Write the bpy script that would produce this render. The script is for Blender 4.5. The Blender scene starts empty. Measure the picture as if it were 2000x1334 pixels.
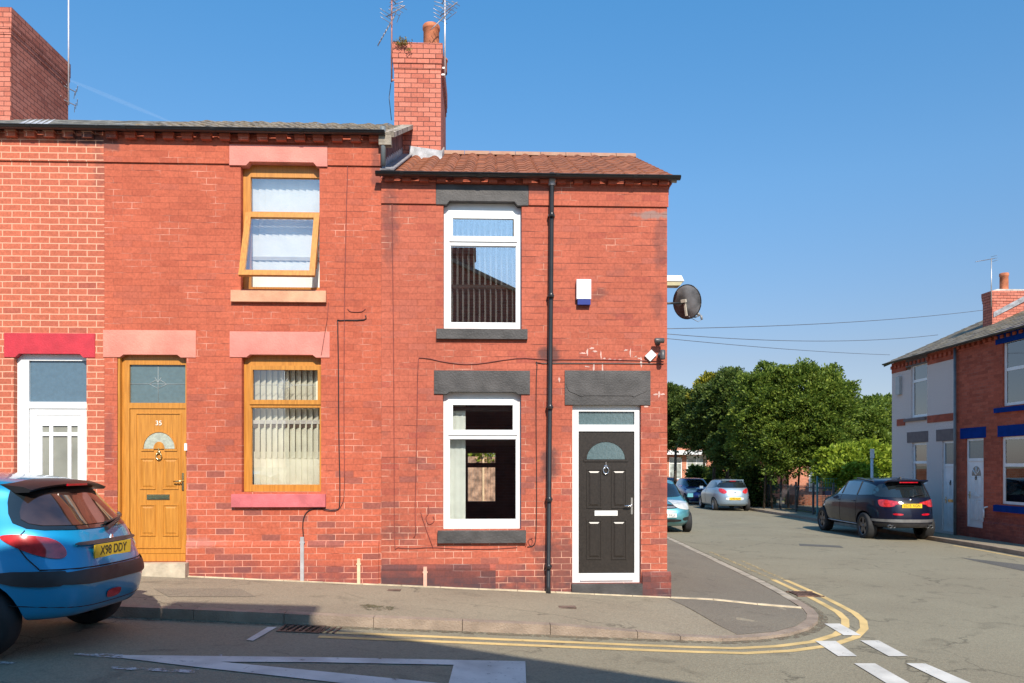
import bpy, bmesh, math, random
from mathutils import Vector, Matrix
from mathutils.bvhtree import BVHTree
from mathutils.geometry import tessellate_polygon
R = math.radians
rnd = random.Random(7)
SC = bpy.context.scene
COL = SC.collection
# ---------------------------------------------------------------- camera, sky, sun, exposure
F, HZ, TH, CZ, D = 1500.0, 908.0, R(-2.2), 1.61, 10.0
cd = bpy.data.cameras.new('camera'); cam = bpy.data.objects.new('camera', cd); COL.objects.link(cam)
cam.location = (0, 0, CZ); cam.rotation_euler = (R(90), 0, TH)
cd.sensor_width = 36; cd.lens = F / 2000 * 36; cd.shift_y = (HZ - 667) / 2000
cd.clip_start = .05; cd.clip_end = 2000
SC.camera = cam
SUN_E, SUN_A = 38.8, 9.8
w = bpy.data.worlds.new('World'); SC.world = w; w.use_nodes = True
nt = w.node_tree; bg = nt.nodes['Background']
sky = nt.nodes.new('ShaderNodeTexSky'); sky.sky_type = 'NISHITA'; sky.sun_disc = False
sky.sun_elevation = R(SUN_E); sky.sun_rotation = R(180 - SUN_A)
sky.air_density = 1.0; sky.dust_density = .5; sky.ozone_density = 2.5
tcn = nt.nodes.new('ShaderNodeTexCoord'); sxz = nt.nodes.new('ShaderNodeSeparateXYZ'); nt.links.new(tcn.outputs['Generated'], sxz.inputs[0])
skr = nt.nodes.new('ShaderNodeValToRGB'); nt.links.new(sxz.outputs[2], skr.inputs[0])
SKY = [(0.0, (.52, .50, .62)), (.13, (.61, .57, .60)), (.33, (.62, .88, .98)), (.6, (.47, 1.10, 1.33)), (1, (.55, 1.08, 1.3))]
skr.color_ramp.elements[0].color = (*SKY[0][1], 1); skr.color_ramp.elements[1].color = (*SKY[-1][1], 1)
for p_, c_ in SKY[1:-1]: skr.color_ramp.elements.new(p_).color = (*c_, 1)
skm = nt.nodes.new('ShaderNodeVectorMath'); skm.operation = 'MULTIPLY'; nt.links.new(sky.outputs[0], skm.inputs[0]); nt.links.new(skr.outputs[0], skm.inputs[1])
nt.links.new(skm.outputs[0], bg.inputs[0]); bg.inputs[1].default_value = .13
ld = bpy.data.lights.new('sun', 'SUN'); sun = bpy.data.objects.new('sun', ld); COL.objects.link(sun)
ld.energy = 4.6; ld.angle = R(.53); ld.color = (1, .91, .79)
ts = Vector((math.sin(R(SUN_A)) * math.cos(R(SUN_E)), -math.cos(R(SUN_A)) * math.cos(R(SUN_E)), math.sin(R(SUN_E))))
sun.rotation_euler = ts.to_track_quat('Z', 'Y').to_euler(); sun.location = (5, -20, 30)
SC.view_settings.view_transform = 'Standard'; SC.view_settings.look = 'None'
SC.view_settings.exposure = .45; SC.view_settings.gamma = 1

# ---------------------------------------------------------------- measuring helpers
def gz(x, y=0):
    z = -.05 * max(x, -14) - .004 if x < 2.5 else -.129 - .018 * (min(x, 14) - 2.5)
    return z - .008 * max(0, min(y, 60) - 18)
def C(xc, yc):
    return xc * math.cos(TH) - yc * math.sin(TH), xc * math.sin(TH) + yc * math.cos(TH)
def G(u, v, off=-.1):
    X = Y = 0
    for i in range(40):
        d = F * (CZ - gz(X, Y) - off) / (v - HZ); X, Y = C(d * (u - 1000) / F, d)
    return X, Y
class PL:
    """vertical plane through O, local x along angle a"""
    def __init__(s, O, a): s.O = O; s.a = a
    def __call__(s, u, v=None):
        dx, dy = C((u - 1000) / F, 1); ex, ey = math.cos(s.a), math.sin(s.a)
        den = dx * ey - dy * ex
        t = (s.O[0] * ey - s.O[1] * ex) / den
        sx = (dx * s.O[1] - dy * s.O[0]) / den * -1
        sx = ((t * dx - s.O[0]) * ex + (t * dy - s.O[1]) * ey)
        if v is None: return sx
        return sx, CZ + (HZ - v) / F * t
def mainp(Y=D): return PL((0, Y), 0)
MP = mainp()
def rect(P, u0, v0, u1, v1):
    um = (u0 + u1) / 2
    return P(u0), P(u1), P(um, v1)[1], P(um, v0)[1]      # x0,x1,z0,z1

# ---------------------------------------------------------------- materials
def newmat(name):
    m = bpy.data.materials.new(name); m.use_nodes = True
    return m, m.node_tree.nodes, m.node_tree.links, m.node_tree.nodes['Principled BSDF']
MATS = {}
def mat(name, col, rough=.6, var=.12, scale=6, metal=0, bump=0, bscale=60, coat=0, spec=.5, col2=None, flake=False):
    if name in MATS: return MATS[name]
    m, N, L, P = newmat(name)
    tc = N.new('ShaderNodeTexCoord')
    nz = N.new('ShaderNodeTexNoise'); nz.inputs['Scale'].default_value = scale; nz.inputs['Detail'].default_value = 6
    L.new(tc.outputs['Object'], nz.inputs['Vector'])
    mx = N.new('ShaderNodeMix'); mx.data_type = 'RGBA'
    c2 = col2 or tuple(c * (1 - var * 2) for c in col); c1 = tuple(min(1, c * (1 + var)) for c in col)
    if col2: c1 = col
    mx.inputs[6].default_value = (*c1, 1); mx.inputs[7].default_value = (*c2, 1)
    rp = N.new('ShaderNodeMapRange'); rp.inputs[1].default_value = .35; rp.inputs[2].default_value = .65
    L.new(nz.outputs[0], rp.inputs[0]); L.new(rp.outputs[0], mx.inputs[0]); L.new(mx.outputs[2], P.inputs['Base Color'])
    P.inputs['Roughness'].default_value = rough; P.inputs['Metallic'].default_value = metal
    P.inputs['Coat Weight'].default_value = coat; P.inputs['Coat Roughness'].default_value = .04
    P.inputs['Specular IOR Level'].default_value = spec
    if bump:
        n2 = N.new('ShaderNodeTexNoise'); n2.inputs['Scale'].default_value = bscale; n2.inputs['Detail'].default_value = 4
        L.new(tc.outputs['Object'], n2.inputs['Vector'])
        b = N.new('ShaderNodeBump'); b.inputs['Strength'].default_value = bump; b.inputs['Distance'].default_value = .01
        L.new(n2.outputs[0], b.inputs['Height']); L.new(b.outputs[0], P.inputs['Normal'])
    MATS[name] = m; return m

def ramp(N, stops, interp='LINEAR'):
    r = N.new('ShaderNodeValToRGB'); e = r.color_ramp.elements; r.color_ramp.interpolation = interp
    e[0].position, e[0].color = stops[0][0], (*stops[0][1], 1)
    e[1].position, e[1].color = stops[-1][0], (*stops[-1][1], 1)
    for p, c in stops[1:-1]:
        q = e.new(p); q.color = (*c, 1)
    return r
def math_(N, L, op, a, b=None, clamp=False):
    n = N.new('ShaderNodeMath'); n.operation = op; n.use_clamp = clamp
    for i, x in enumerate((a, b)):
        if x is None: continue
        if isinstance(x, (int, float)): n.inputs[i].default_value = x
        else: L.new(x, n.inputs[i])
    return n.outputs[0]
def brick(name, cols, mortar, msize=.005, mfade=0.0, soot=0.3, low=None, bw=.2345, rh=.0818, joint_dark=0, bump=.5, mortar2=None, rz=0.0, stains=(), wear=0):
    """stretcher-bond brick laid out by real brick size; mortar partly painted over (mfade), dark weathered joints and sooty patches"""
    m, N, L, P = newmat(name)
    tc = N.new('ShaderNodeTexCoord'); ge = N.new('ShaderNodeNewGeometry')
    sp = N.new('ShaderNodeSeparateXYZ'); L.new(tc.outputs['Object'], sp.inputs[0])
    sn = N.new('ShaderNodeVectorTransform'); sn.vector_type = 'NORMAL'; sn.convert_from = 'WORLD'; sn.convert_to = 'OBJECT'
    L.new(ge.outputs['True Normal'], sn.inputs[0])
    ns = N.new('ShaderNodeSeparateXYZ'); L.new(sn.outputs[0], ns.inputs[0])
    ax = math_(N, L, 'GREATER_THAN', math_(N, L, 'ABSOLUTE', ns.outputs[0]), .6)
    az = math_(N, L, 'GREATER_THAN', math_(N, L, 'ABSOLUTE', ns.outputs[2]), .6)
    def mixv(f, a, b):
        q = N.new('ShaderNodeMix'); L.new(f, q.inputs[0]); L.new(a, q.inputs[2]); L.new(b, q.inputs[3]); return q.outputs[0]
    u = mixv(ax, sp.outputs[0], sp.outputs[1]); v = mixv(az, sp.outputs[2], sp.outputs[1])
    cb = N.new('ShaderNodeCombineXYZ'); L.new(u, cb.inputs[0]); L.new(v, cb.inputs[1])
    # small wobble so joints are not ruler-straight
    wn = N.new('ShaderNodeTexNoise'); wn.inputs['Scale'].default_value = 7; wn.inputs['Detail'].default_value = 3
    L.new(tc.outputs['Object'], wn.inputs['Vector'])
    ws = N.new('ShaderNodeVectorMath'); ws.operation = 'MULTIPLY_ADD'; ws.inputs[1].default_value = (.012, .009, 0)
    L.new(wn.outputs['Color'], ws.inputs[0]); L.new(cb.outputs[0], ws.inputs[2])
    b = N.new('ShaderNodeTexBrick'); b.offset = .5; L.new(ws.outputs[0], b.inputs['Vector'])
    b.inputs['Scale'].default_value = 1; b.inputs['Brick Width'].default_value = bw; b.inputs['Row Height'].default_value = rh
    b.inputs['Mortar Size'].default_value = msize; b.inputs['Mortar Smooth'].default_value = .25
    b.inputs['Color1'].default_value = (0, 0, 0, 1); b.inputs['Color2'].default_value = (1, 1, 1, 1); b.inputs['Mortar'].default_value = (.5, .5, .5, 1)
    rp = ramp(N, cols); L.new(b.outputs['Color'], rp.inputs[0])
    def noise(scale, detail=5, off=0, stretch=(1, 1, 1)):
        mp = N.new('ShaderNodeMapping'); mp.inputs['Location'].default_value = (off, off * .7, off * .3); mp.inputs['Scale'].default_value = stretch
        L.new(tc.outputs['Object'], mp.inputs[0]); n = N.new('ShaderNodeTexNoise'); n.inputs['Scale'].default_value = scale; n.inputs['Detail'].default_value = detail
        L.new(mp.outputs[0], n.inputs['Vector']); return n.outputs[0]
    def rng(x, a, c, lo=0, hi=1):
        if a > c: a, c, lo, hi = c, a, hi, lo
        r = N.new('ShaderNodeMapRange'); r.inputs[1].default_value = a; r.inputs[2].default_value = c
        r.inputs[3].default_value = lo; r.inputs[4].default_value = hi; L.new(x, r.inputs[0]); return r.outputs[0]
    def mix(f, a, c, mode='MIX'):
        q = N.new('ShaderNodeMix'); q.data_type = 'RGBA'; q.blend_type = mode
        if isinstance(f, float): q.inputs[0].default_value = f
        else: L.new(f, q.inputs[0])
        for i, x in ((6, a), (7, c)):
            if isinstance(x, tuple): q.inputs[i].default_value = (*x, 1)
            else: L.new(x, q.inputs[i])
        return q.outputs[2]
    col = rp.outputs[0]
    col = mix(rng(noise(1.1, 4, 3), .3, .7), col, tuple(.8 for _ in range(3)), 'MULTIPLY') if False else col
    if wear:
        odd = math_(N, L, 'MULTIPLY', rng(b.outputs['Color'], .88, .90), rng(sp.outputs[2], wear + .4, wear - 1.4, .06, .62)); col = mix(odd, col, (.19, .075, .068))
    # fine surface mottling
    mott = rng(noise(38, 5, 9), .3, .7, .82, 1.12)
    mm = N.new('ShaderNodeVectorMath'); mm.operation = 'SCALE'; L.new(col, mm.inputs[0]); L.new(mott, mm.inputs['Scale']); col = mm.outputs[0]
    big = rng(noise(.9, 4, 21), .3, .7, .86, 1.1)
    mm = N.new('ShaderNodeVectorMath'); mm.operation = 'SCALE'; L.new(col, mm.inputs[0]); L.new(big, mm.inputs['Scale']); col = mm.outputs[0]
    # soot: whole bricks and patches
    if soot:
        s = rng(noise(3.2, 6, 40, (1, 1, 2.2)), .60, .78, 0, soot)
        col = mix(s, col, (.075, .05, .05))
    if low:      # dark, salt-stained lower courses (real dirt near the ground): low=(z_top,amount)
        zz = math_(N, L, 'ADD', sp.outputs[2], math_(N, L, 'MULTIPLY', math_(N, L, 'SUBTRACT', noise(2.3, 5, 60), .5), .35))
        if rz: zz = math_(N, L, 'ADD', zz, math_(N, L, 'MULTIPLY', sp.outputs[0], rz))
        s = rng(zz, low[0], low[0] - .22, 0, low[1])
        s2 = math_(N, L, 'MULTIPLY', s, rng(noise(11, 4, 77), .3, .65, .5, 1))
        col = mix(s2, col, low[2] if len(low) > 2 else (.13, .075, .08))
    for sxx, szz, srx, srz, scol, sam in stains:      # stains of their own shape: (x, z, radius x, radius z, colour, amount)
        vx = math_(N, L, 'DIVIDE', math_(N, L, 'SUBTRACT', sp.outputs[0], sxx), srx); vz = math_(N, L, 'DIVIDE', math_(N, L, 'SUBTRACT', sp.outputs[2], szz), srz)
        rr = math_(N, L, 'SQRT', math_(N, L, 'ADD', math_(N, L, 'MULTIPLY', vx, vx), math_(N, L, 'MULTIPLY', vz, vz)))
        rr = math_(N, L, 'ADD', rr, math_(N, L, 'MULTIPLY', math_(N, L, 'SUBTRACT', noise(9, 5, sxx * 3), .5), 1.8))
        col = mix(math_(N, L, 'MULTIPLY', rng(rr, 1.1, .55), sam), col, scol)
    # joints
    mf = b.outputs['Fac']
    jn = noise(2.6, 5, 5)
    if wear: jn = math_(N, L, 'ADD', jn, rng(sp.outputs[2], wear, wear - 1.6, -.03, .13))
    jvis = rng(jn, .42 + mfade * .16, .56 + mfade * .2, 0, 1) if mfade else None
    mcol = mortar
    f = math_(N, L, 'MULTIPLY', mf, jvis) if jvis is not None else mf
    if mfade:
        base = mix(mf, col, mix(.30, col, (.16, .045, .03)))
        col = mix(f, base, mcol)
    else: col = mix(f, col, mcol)
    if joint_dark:      # lost pointing: dark dashes along the bed joints, weathered in patches
        sw = N.new('ShaderNodeSeparateXYZ'); L.new(ws.outputs[0], sw.inputs[0])
        pp = N.new('ShaderNodeMath'); pp.operation = 'PINGPONG'; pp.inputs[1].default_value = rh / 2; L.new(sw.outputs[1], pp.inputs[0])
        hj = rng(pp.outputs[0], .0062, .0030)
        ds = math_(N, L, 'MULTIPLY', rng(noise(1.6, 6, 90, (2.0, 1, 8.0)), .50, .60), rng(noise(.75, 3, 33), .44, .58, .12, 1))
        col = mix(math_(N, L, 'MULTIPLY', math_(N, L, 'MULTIPLY', hj, ds), joint_dark), col, (.10, .035, .03))
    L.new(col, P.inputs['Base Color']); P.inputs['Roughness'].default_value = .85; P.inputs['Specular IOR Level'].default_value = .25
    h = math_(N, L, 'SUBTRACT', math_(N, L, 'MULTIPLY', noise(70, 4, 2), .35), mf)
    bp = N.new('ShaderNodeBump'); bp.inputs['Strength'].default_value = bump; bp.inputs['Distance'].default_value = .003
    L.new(h, bp.inputs['Height']); L.new(bp.outputs[0], P.inputs['Normal'])
    MATS[name] = m; return m
def glassmat(name, fac=.2, tint=(1, 1, 1), rough=0, wave=.0):
    m, N, L, P = newmat(name); N.remove(P); o = N['Material Output']
    t = N.new('ShaderNodeBsdfTransparent'); t.inputs[0].default_value = (*tint, 1)
    g = N.new('ShaderNodeBsdfGlossy'); g.inputs['Roughness'].default_value = rough; g.inputs[0].default_value = (1, 1, 1, 1)
    fr = N.new('ShaderNodeFresnel'); fr.inputs[0].default_value = 1.5
    a = math_(N, L, 'ADD', fr.outputs[0], fac, True)
    s = N.new('ShaderNodeMixShader'); L.new(a, s.inputs[0]); L.new(t.outputs[0], s.inputs[1]); L.new(g.outputs[0], s.inputs[2]); L.new(s.outputs[0], o.inputs[0])
    if wave:
        tc = N.new('ShaderNodeTexCoord'); n = N.new('ShaderNodeTexNoise'); n.inputs['Scale'].default_value = 1.5; L.new(tc.outputs['Object'], n.inputs['Vector'])
        b = N.new('ShaderNodeBump'); b.inputs['Strength'].default_value = wave; b.inputs['Distance'].default_value = .02; L.new(n.outputs[0], b.inputs['Height']); L.new(b.outputs[0], g.inputs['Normal'])
    MATS[name] = m; return m
def woodgrain(name, c1, c2):
    m, N, L, P = newmat(name); tc = N.new('ShaderNodeTexCoord'); mp = N.new('ShaderNodeMapping'); mp.inputs['Scale'].default_value = (30, 30, 1.6)
    n = N.new('ShaderNodeTexNoise'); n.inputs['Scale'].default_value = 2; n.inputs['Detail'].default_value = 6
    L.new(tc.outputs['Object'], mp.inputs[0]); L.new(mp.outputs[0], n.inputs['Vector']); r = ramp(N, [(.35, c1), (.62, c2)]); L.new(n.outputs[0], r.inputs[0])
    L.new(r.outputs[0], P.inputs['Base Color']); P.inputs['Roughness'].default_value = .42; MATS[name] = m; return m
def asphalt(name, c1, c2, patch=(.74, 1.1), crack=0.4, speck=.25):
    m, N, L, P = newmat(name); tc = N.new('ShaderNodeTexCoord')
    def noise(s, d=6, dist=0):
        n = N.new('ShaderNodeTexNoise'); n.inputs['Scale'].default_value = s; n.inputs['Detail'].default_value = d; n.inputs['Distortion'].default_value = dist
        L.new(tc.outputs['Object'], n.inputs['Vector']); return n.outputs[0]
    r = ramp(N, [(.3, c1), (.7, c2)]); L.new(noise(.55, 8, .6), r.inputs[0])
    vo = N.new('ShaderNodeTexVoronoi'); vo.inputs['Scale'].default_value = 75; L.new(tc.outputs['Object'], vo.inputs['Vector'])
    r2 = N.new('ShaderNodeMapRange'); r2.inputs[1].default_value = 0; r2.inputs[2].default_value = 1; r2.inputs[3].default_value = 1 - speck; r2.inputs[4].default_value = 1 + speck
    sc = N.new('ShaderNodeSeparateColor'); L.new(vo.outputs['Color'], sc.inputs[0]); L.new(sc.outputs[0], r2.inputs[0])
    a = N.new('ShaderNodeVectorMath'); a.operation = 'SCALE'; L.new(r.outputs[0], a.inputs[0]); L.new(r2.outputs[0], a.inputs['Scale'])
    st = N.new('ShaderNodeMapRange'); st.inputs[1].default_value = .58; st.inputs[2].default_value = .72; st.inputs[3].default_value = 1; st.inputs[4].default_value = patch[0]
    L.new(noise(2.2, 7, 1.2), st.inputs[0]); b = N.new('ShaderNodeVectorMath'); b.operation = 'SCALE'; L.new(a.outputs[0], b.inputs[0]); L.new(st.outputs[0], b.inputs['Scale'])
    col = b.outputs[0]
    if crack:
        v2 = N.new('ShaderNodeTexVoronoi'); v2.feature = 'DISTANCE_TO_EDGE'; v2.inputs['Scale'].default_value = .45
        dn = N.new('ShaderNodeTexNoise'); dn.inputs['Scale'].default_value = 3; dn.inputs['Detail'].default_value = 6; L.new(tc.outputs['Object'], dn.inputs['Vector'])
        va = N.new('ShaderNodeVectorMath'); va.operation = 'MULTIPLY_ADD'; va.inputs[1].default_value = (.5, .5, .5); L.new(dn.outputs['Color'], va.inputs[0]); L.new(tc.outputs['Object'], va.inputs[2]); L.new(va.outputs[0], v2.inputs['Vector'])
        cr = N.new('ShaderNodeMapRange'); cr.inputs[1].default_value = 0; cr.inputs[2].default_value = .009; cr.inputs[3].default_value = 1 - crack; cr.inputs[4].default_value = 1; L.new(v2.outputs[0], cr.inputs[0])
        gate = N.new('ShaderNodeMapRange'); gate.inputs[1].default_value = .45; gate.inputs[2].default_value = .55; L.new(noise(.35, 2), gate.inputs[0])
        mxx = N.new('ShaderNodeMix'); L.new(gate.outputs[0], mxx.inputs[0]); mxx.inputs[2].default_value = 1; L.new(cr.outputs[0], mxx.inputs[3])
        c = N.new('ShaderNodeVectorMath'); c.operation = 'SCALE'; L.new(col, c.inputs[0]); L.new(mxx.outputs[0], c.inputs['Scale']); col = c.outputs[0]
    L.new(col, P.inputs['Base Color']); P.inputs['Roughness'].default_value = .88; P.inputs['Specular IOR Level'].default_value = .3
    bp = N.new('ShaderNodeBump'); bp.inputs['Strength'].default_value = .5; bp.inputs['Distance'].default_value = .006; L.new(vo.outputs['Distance'], bp.inputs['Height']); L.new(bp.outputs[0], P.inputs['Normal'])
    MATS[name] = m; return m
def paintmark(name, col, worn=.5):
    """road paint, worn through in flakes (transparent where worn)"""
    m, N, L, P = newmat(name); tc = N.new('ShaderNodeTexCoord'); n = N.new('ShaderNodeTexNoise'); n.inputs['Scale'].default_value = 11; n.inputs['Detail'].default_value = 12; n.inputs['Roughness'].default_value = .78
    L.new(tc.outputs['Object'], n.inputs['Vector']); r = N.new('ShaderNodeMapRange'); r.inputs[1].default_value = worn - .04; r.inputs[2].default_value = worn + .06; L.new(n.outputs[0], r.inputs[0])
    n2 = N.new('ShaderNodeTexNoise'); n2.inputs['Scale'].default_value = 2.5; n2.inputs['Detail'].default_value = 6; L.new(tc.outputs['Object'], n2.inputs['Vector'])
    c = ramp(N, [(.35, tuple(x * .72 for x in col)), (.6, col)]); L.new(n2.outputs[0], c.inputs[0]); L.new(c.outputs[0], P.inputs['Base Color']); P.inputs['Roughness'].default_value = .8
    L.new(r.outputs[0], P.inputs['Alpha']); MATS[name] = m; return m
def leafmat(name, cols, trans=.25):
    m, N, L, P = newmat(name); ge = N.new('ShaderNodeNewGeometry'); tc = N.new('ShaderNodeTexCoord')
    n = N.new('ShaderNodeTexNoise'); n.inputs['Scale'].default_value = .9; n.inputs['Detail'].default_value = 4; L.new(tc.outputs['Object'], n.inputs['Vector'])
    a = math_(N, L, 'ADD', math_(N, L, 'MULTIPLY', ge.outputs['Random Per Island'], .55), math_(N, L, 'MULTIPLY', n.outputs[0], .6))
    r = ramp(N, [(.2, cols[0]), (.55, cols[1]), (.95, cols[2])]); L.new(a, r.inputs[0]); L.new(r.outputs[0], P.inputs['Base Color'])
    P.inputs['Roughness'].default_value = .55; P.inputs['Specular IOR Level'].default_value = .3
    tr = N.new('ShaderNodeBsdfTranslucent'); L.new(r.outputs[0], tr.inputs[0]); s = N.new('ShaderNodeMixShader'); s.inputs[0].default_value = trans
    L.new(P.outputs[0], s.inputs[1]); L.new(tr.outputs[0], s.inputs[2]); L.new(s.outputs[0], N['Material Output'].inputs[0]); MATS[name] = m; return m

RED = [(0, (.37, .088, .060)), (.12, (.42, .106, .063)), (.85, (.465, .122, .073)), (1, (.43, .118, .077))]
_ox, _oz = MP(745), gz(0)
def _st(P_, ox, oz, u, v, ru, rv, c_, a_): x_, z_ = MP(u, v); return (x_ - ox, z_ - oz, ru / 150, rv / 150, c_, a_)
DK = (.085, .05, .05); GY = (.26, .19, .17)
STC = [_st(0, _ox, _oz, *q) for q in ((1278, 420, 42, 9, GY, .8), (1290, 470, 16, 60, DK, .45), (1075, 692, 26, 16, DK, .8), (1073, 905, 20, 45, DK, .75), (1170, 575, 20, 12, DK, .5), (762, 440, 18, 90, DK, .45), (1050, 372, 40, 12, DK, .45), (1285, 590, 14, 40, DK, .4), (1090, 1100, 60, 60, DK, .6), (1280, 960, 30, 60, DK, .5), (780, 1040, 60, 16, DK, .45))]
STB = [_st(0, MP(204), gz(-3), *q) for q in ((215, 282, 26, 18, DK, .7), (212, 860, 12, 60, (.16, .06, .06), .5), (735, 330, 12, 50, DK, .5), (380, 1060, 60, 10, (.45, .2, .17), .5), (700, 1050, 70, 12, DK, .4))]
STN = [_st(0, -8.2, gz(-7), *q) for q in ((170, 272, 50, 14, DK, .85), (195, 330, 14, 60, DK, .35))]
B_main = brick('weathered_red_brick', RED, (.66, .36, .26), .0042, mfade=.62, soot=.35, joint_dark=.85, low=(.36, .9, (.085, .045, .05)), rz=.05, wear=2.6, stains=STC, mortar2=(.35, .10, .07))
B_paint = brick('painted_red_brick', [(0, (.41, .094, .053)), (.1, (.46, .108, .059)), (.85, (.50, .122, .067)), (1, (.45, .112, .066))], (.70, .33, .24), .0042, mfade=.42, soot=.12, joint_dark=.55, low=(.40, .8, (.15, .055, .058)), rz=.05, wear=2.3, stains=STB, mortar2=(.42, .12, .085))
B_new = brick('brick_with_pale_mortar', [(0, (.38, .10, .066)), (.10, (.475, .125, .072)), (.85, (.52, .140, .078)), (1, (.48, .128, .076))], (.70, .36, .24), .0070, soot=.0, stains=STN)
B_stack = brick('chimney_red_brick', [(0, (.42, .12, .08)), (.3, (.52, .165, .11)), (1, (.58, .20, .14))], (.14, .05, .04), .0065, soot=.5, bw=.2, rh=.078)
B_dark = brick('dark_red_brick', [(0, (.34, .08, .045)), (.5, (.44, .10, .055)), (1, (.50, .125, .07))], (.36, .14, .10), .005, mfade=.2, soot=.3, low=(.5, .6, (.1, .04, .045)), mortar2=(.2, .05, .04))
B_far = brick('orange_brick', [(0, (.38, .13, .07)), (.5, (.50, .18, .10)), (1, (.55, .21, .13))], (.50, .36, .28), .006, soot=.1)
B_opp = brick('brown_brick', [(0, (.20, .08, .05)), (1, (.30, .12, .08))], (.3, .22, .18), .006, soot=.3)
white = mat('white_upvc', (.80, .80, .79), .3, .03)
brownw = woodgrain('golden_oak_woodgrain', (.42, .165, .022), (.56, .235, .035))
blackp = mat('black_plastic', (.022, .022, .024), .32, .1)
blackd = mat('black_grained_door_leaf', (.028, .022, .018), .36, .15, scale=40)
greyp = mat('charcoal_masonry_paint', (.064, .058, .056), .6, .2, scale=4, bump=.5, bscale=45)
crim = mat('crimson_masonry_paint', (.52, .028, .044), .55, .08, bump=.3)
peach = mat('peach_masonry_paint', (.71, .25, .183), .75, .10, scale=3, bump=.5, bscale=45)
pink = mat('salmon_masonry_paint', (.66, .23, .183), .75, .09, scale=3, bump=.5, bscale=45)
rose = mat('rose_masonry_paint', (.60, .14, .15), .6, .1, bump=.3)
sillp = mat('sandstone_peach', (.64, .32, .19), .7, .1, bump=.3)
bluep = mat('cobalt_masonry_paint', (.004, .036, .21), .95, .08, spec=.08)
brownl = mat('grey_brown_stone_paint', (.16, .12, .115), .7, .1)
stone = mat('pale_step_stone', (.50, .42, .31), .8, .15, bump=.4)
lead = mat('lead_flashing', (.42, .43, .46), .45, .25, scale=9, bump=.3)
tileR = mat('brown_red_roof_tile', (.29, .10, .046), .8, .18, scale=3.5, bump=.5, bscale=60)
tileG = mat('lichened_grey_roof_tile', (.30, .245, .18), .85, .35, scale=5, bump=.6, col2=(.16, .145, .13))
tileS = mat('grey_brown_slate', (.19, .165, .14), .75, .3, scale=4, bump=.4, col2=(.27, .21, .12))
terra = mat('terracotta', (.52, .17, .08), .8, .2, bump=.3)
render_ = mat('pebble_dash', (.78, .66, .60), .95, .18, scale=45, bump=1.0, bscale=120)
chrome = mat('chrome', (.8, .8, .8), .18, .05, metal=1)
brass = mat('brass', (.80, .62, .30), .25, .05, metal=1)
mortarm = mat('cement', (.50, .44, .38), .9, .2, bump=.5)
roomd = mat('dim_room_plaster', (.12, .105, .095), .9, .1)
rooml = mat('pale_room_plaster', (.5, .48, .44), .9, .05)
blindw = mat('white_blind_fabric', (.80, .82, .78), .8, .03)
blindg = mat('cream_green_blind_fabric', (.76, .75, .60), .8, .05)
blindd = mat('grey_blind_fabric', (.42, .43, .40), .8, .05)
curt = mat('pale_curtain', (.68, .74, .68), .85, .05)
PaneSky = glassmat('window_glass_reflective', .36)
Pane = glassmat('window_glass', .06)
PaneM = glassmat('window_glass_soft', .14)
PaneFr = mat('obscured_glass', (.10, .15, .16), .12, .05, scale=25, bump=.25, bscale=35, spec=1.0)
PaneFr2 = mat('obscured_blue_glass', (.09, .15, .20), .15, .04, scale=25, bump=.2, bscale=30, spec=1.0)

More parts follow.
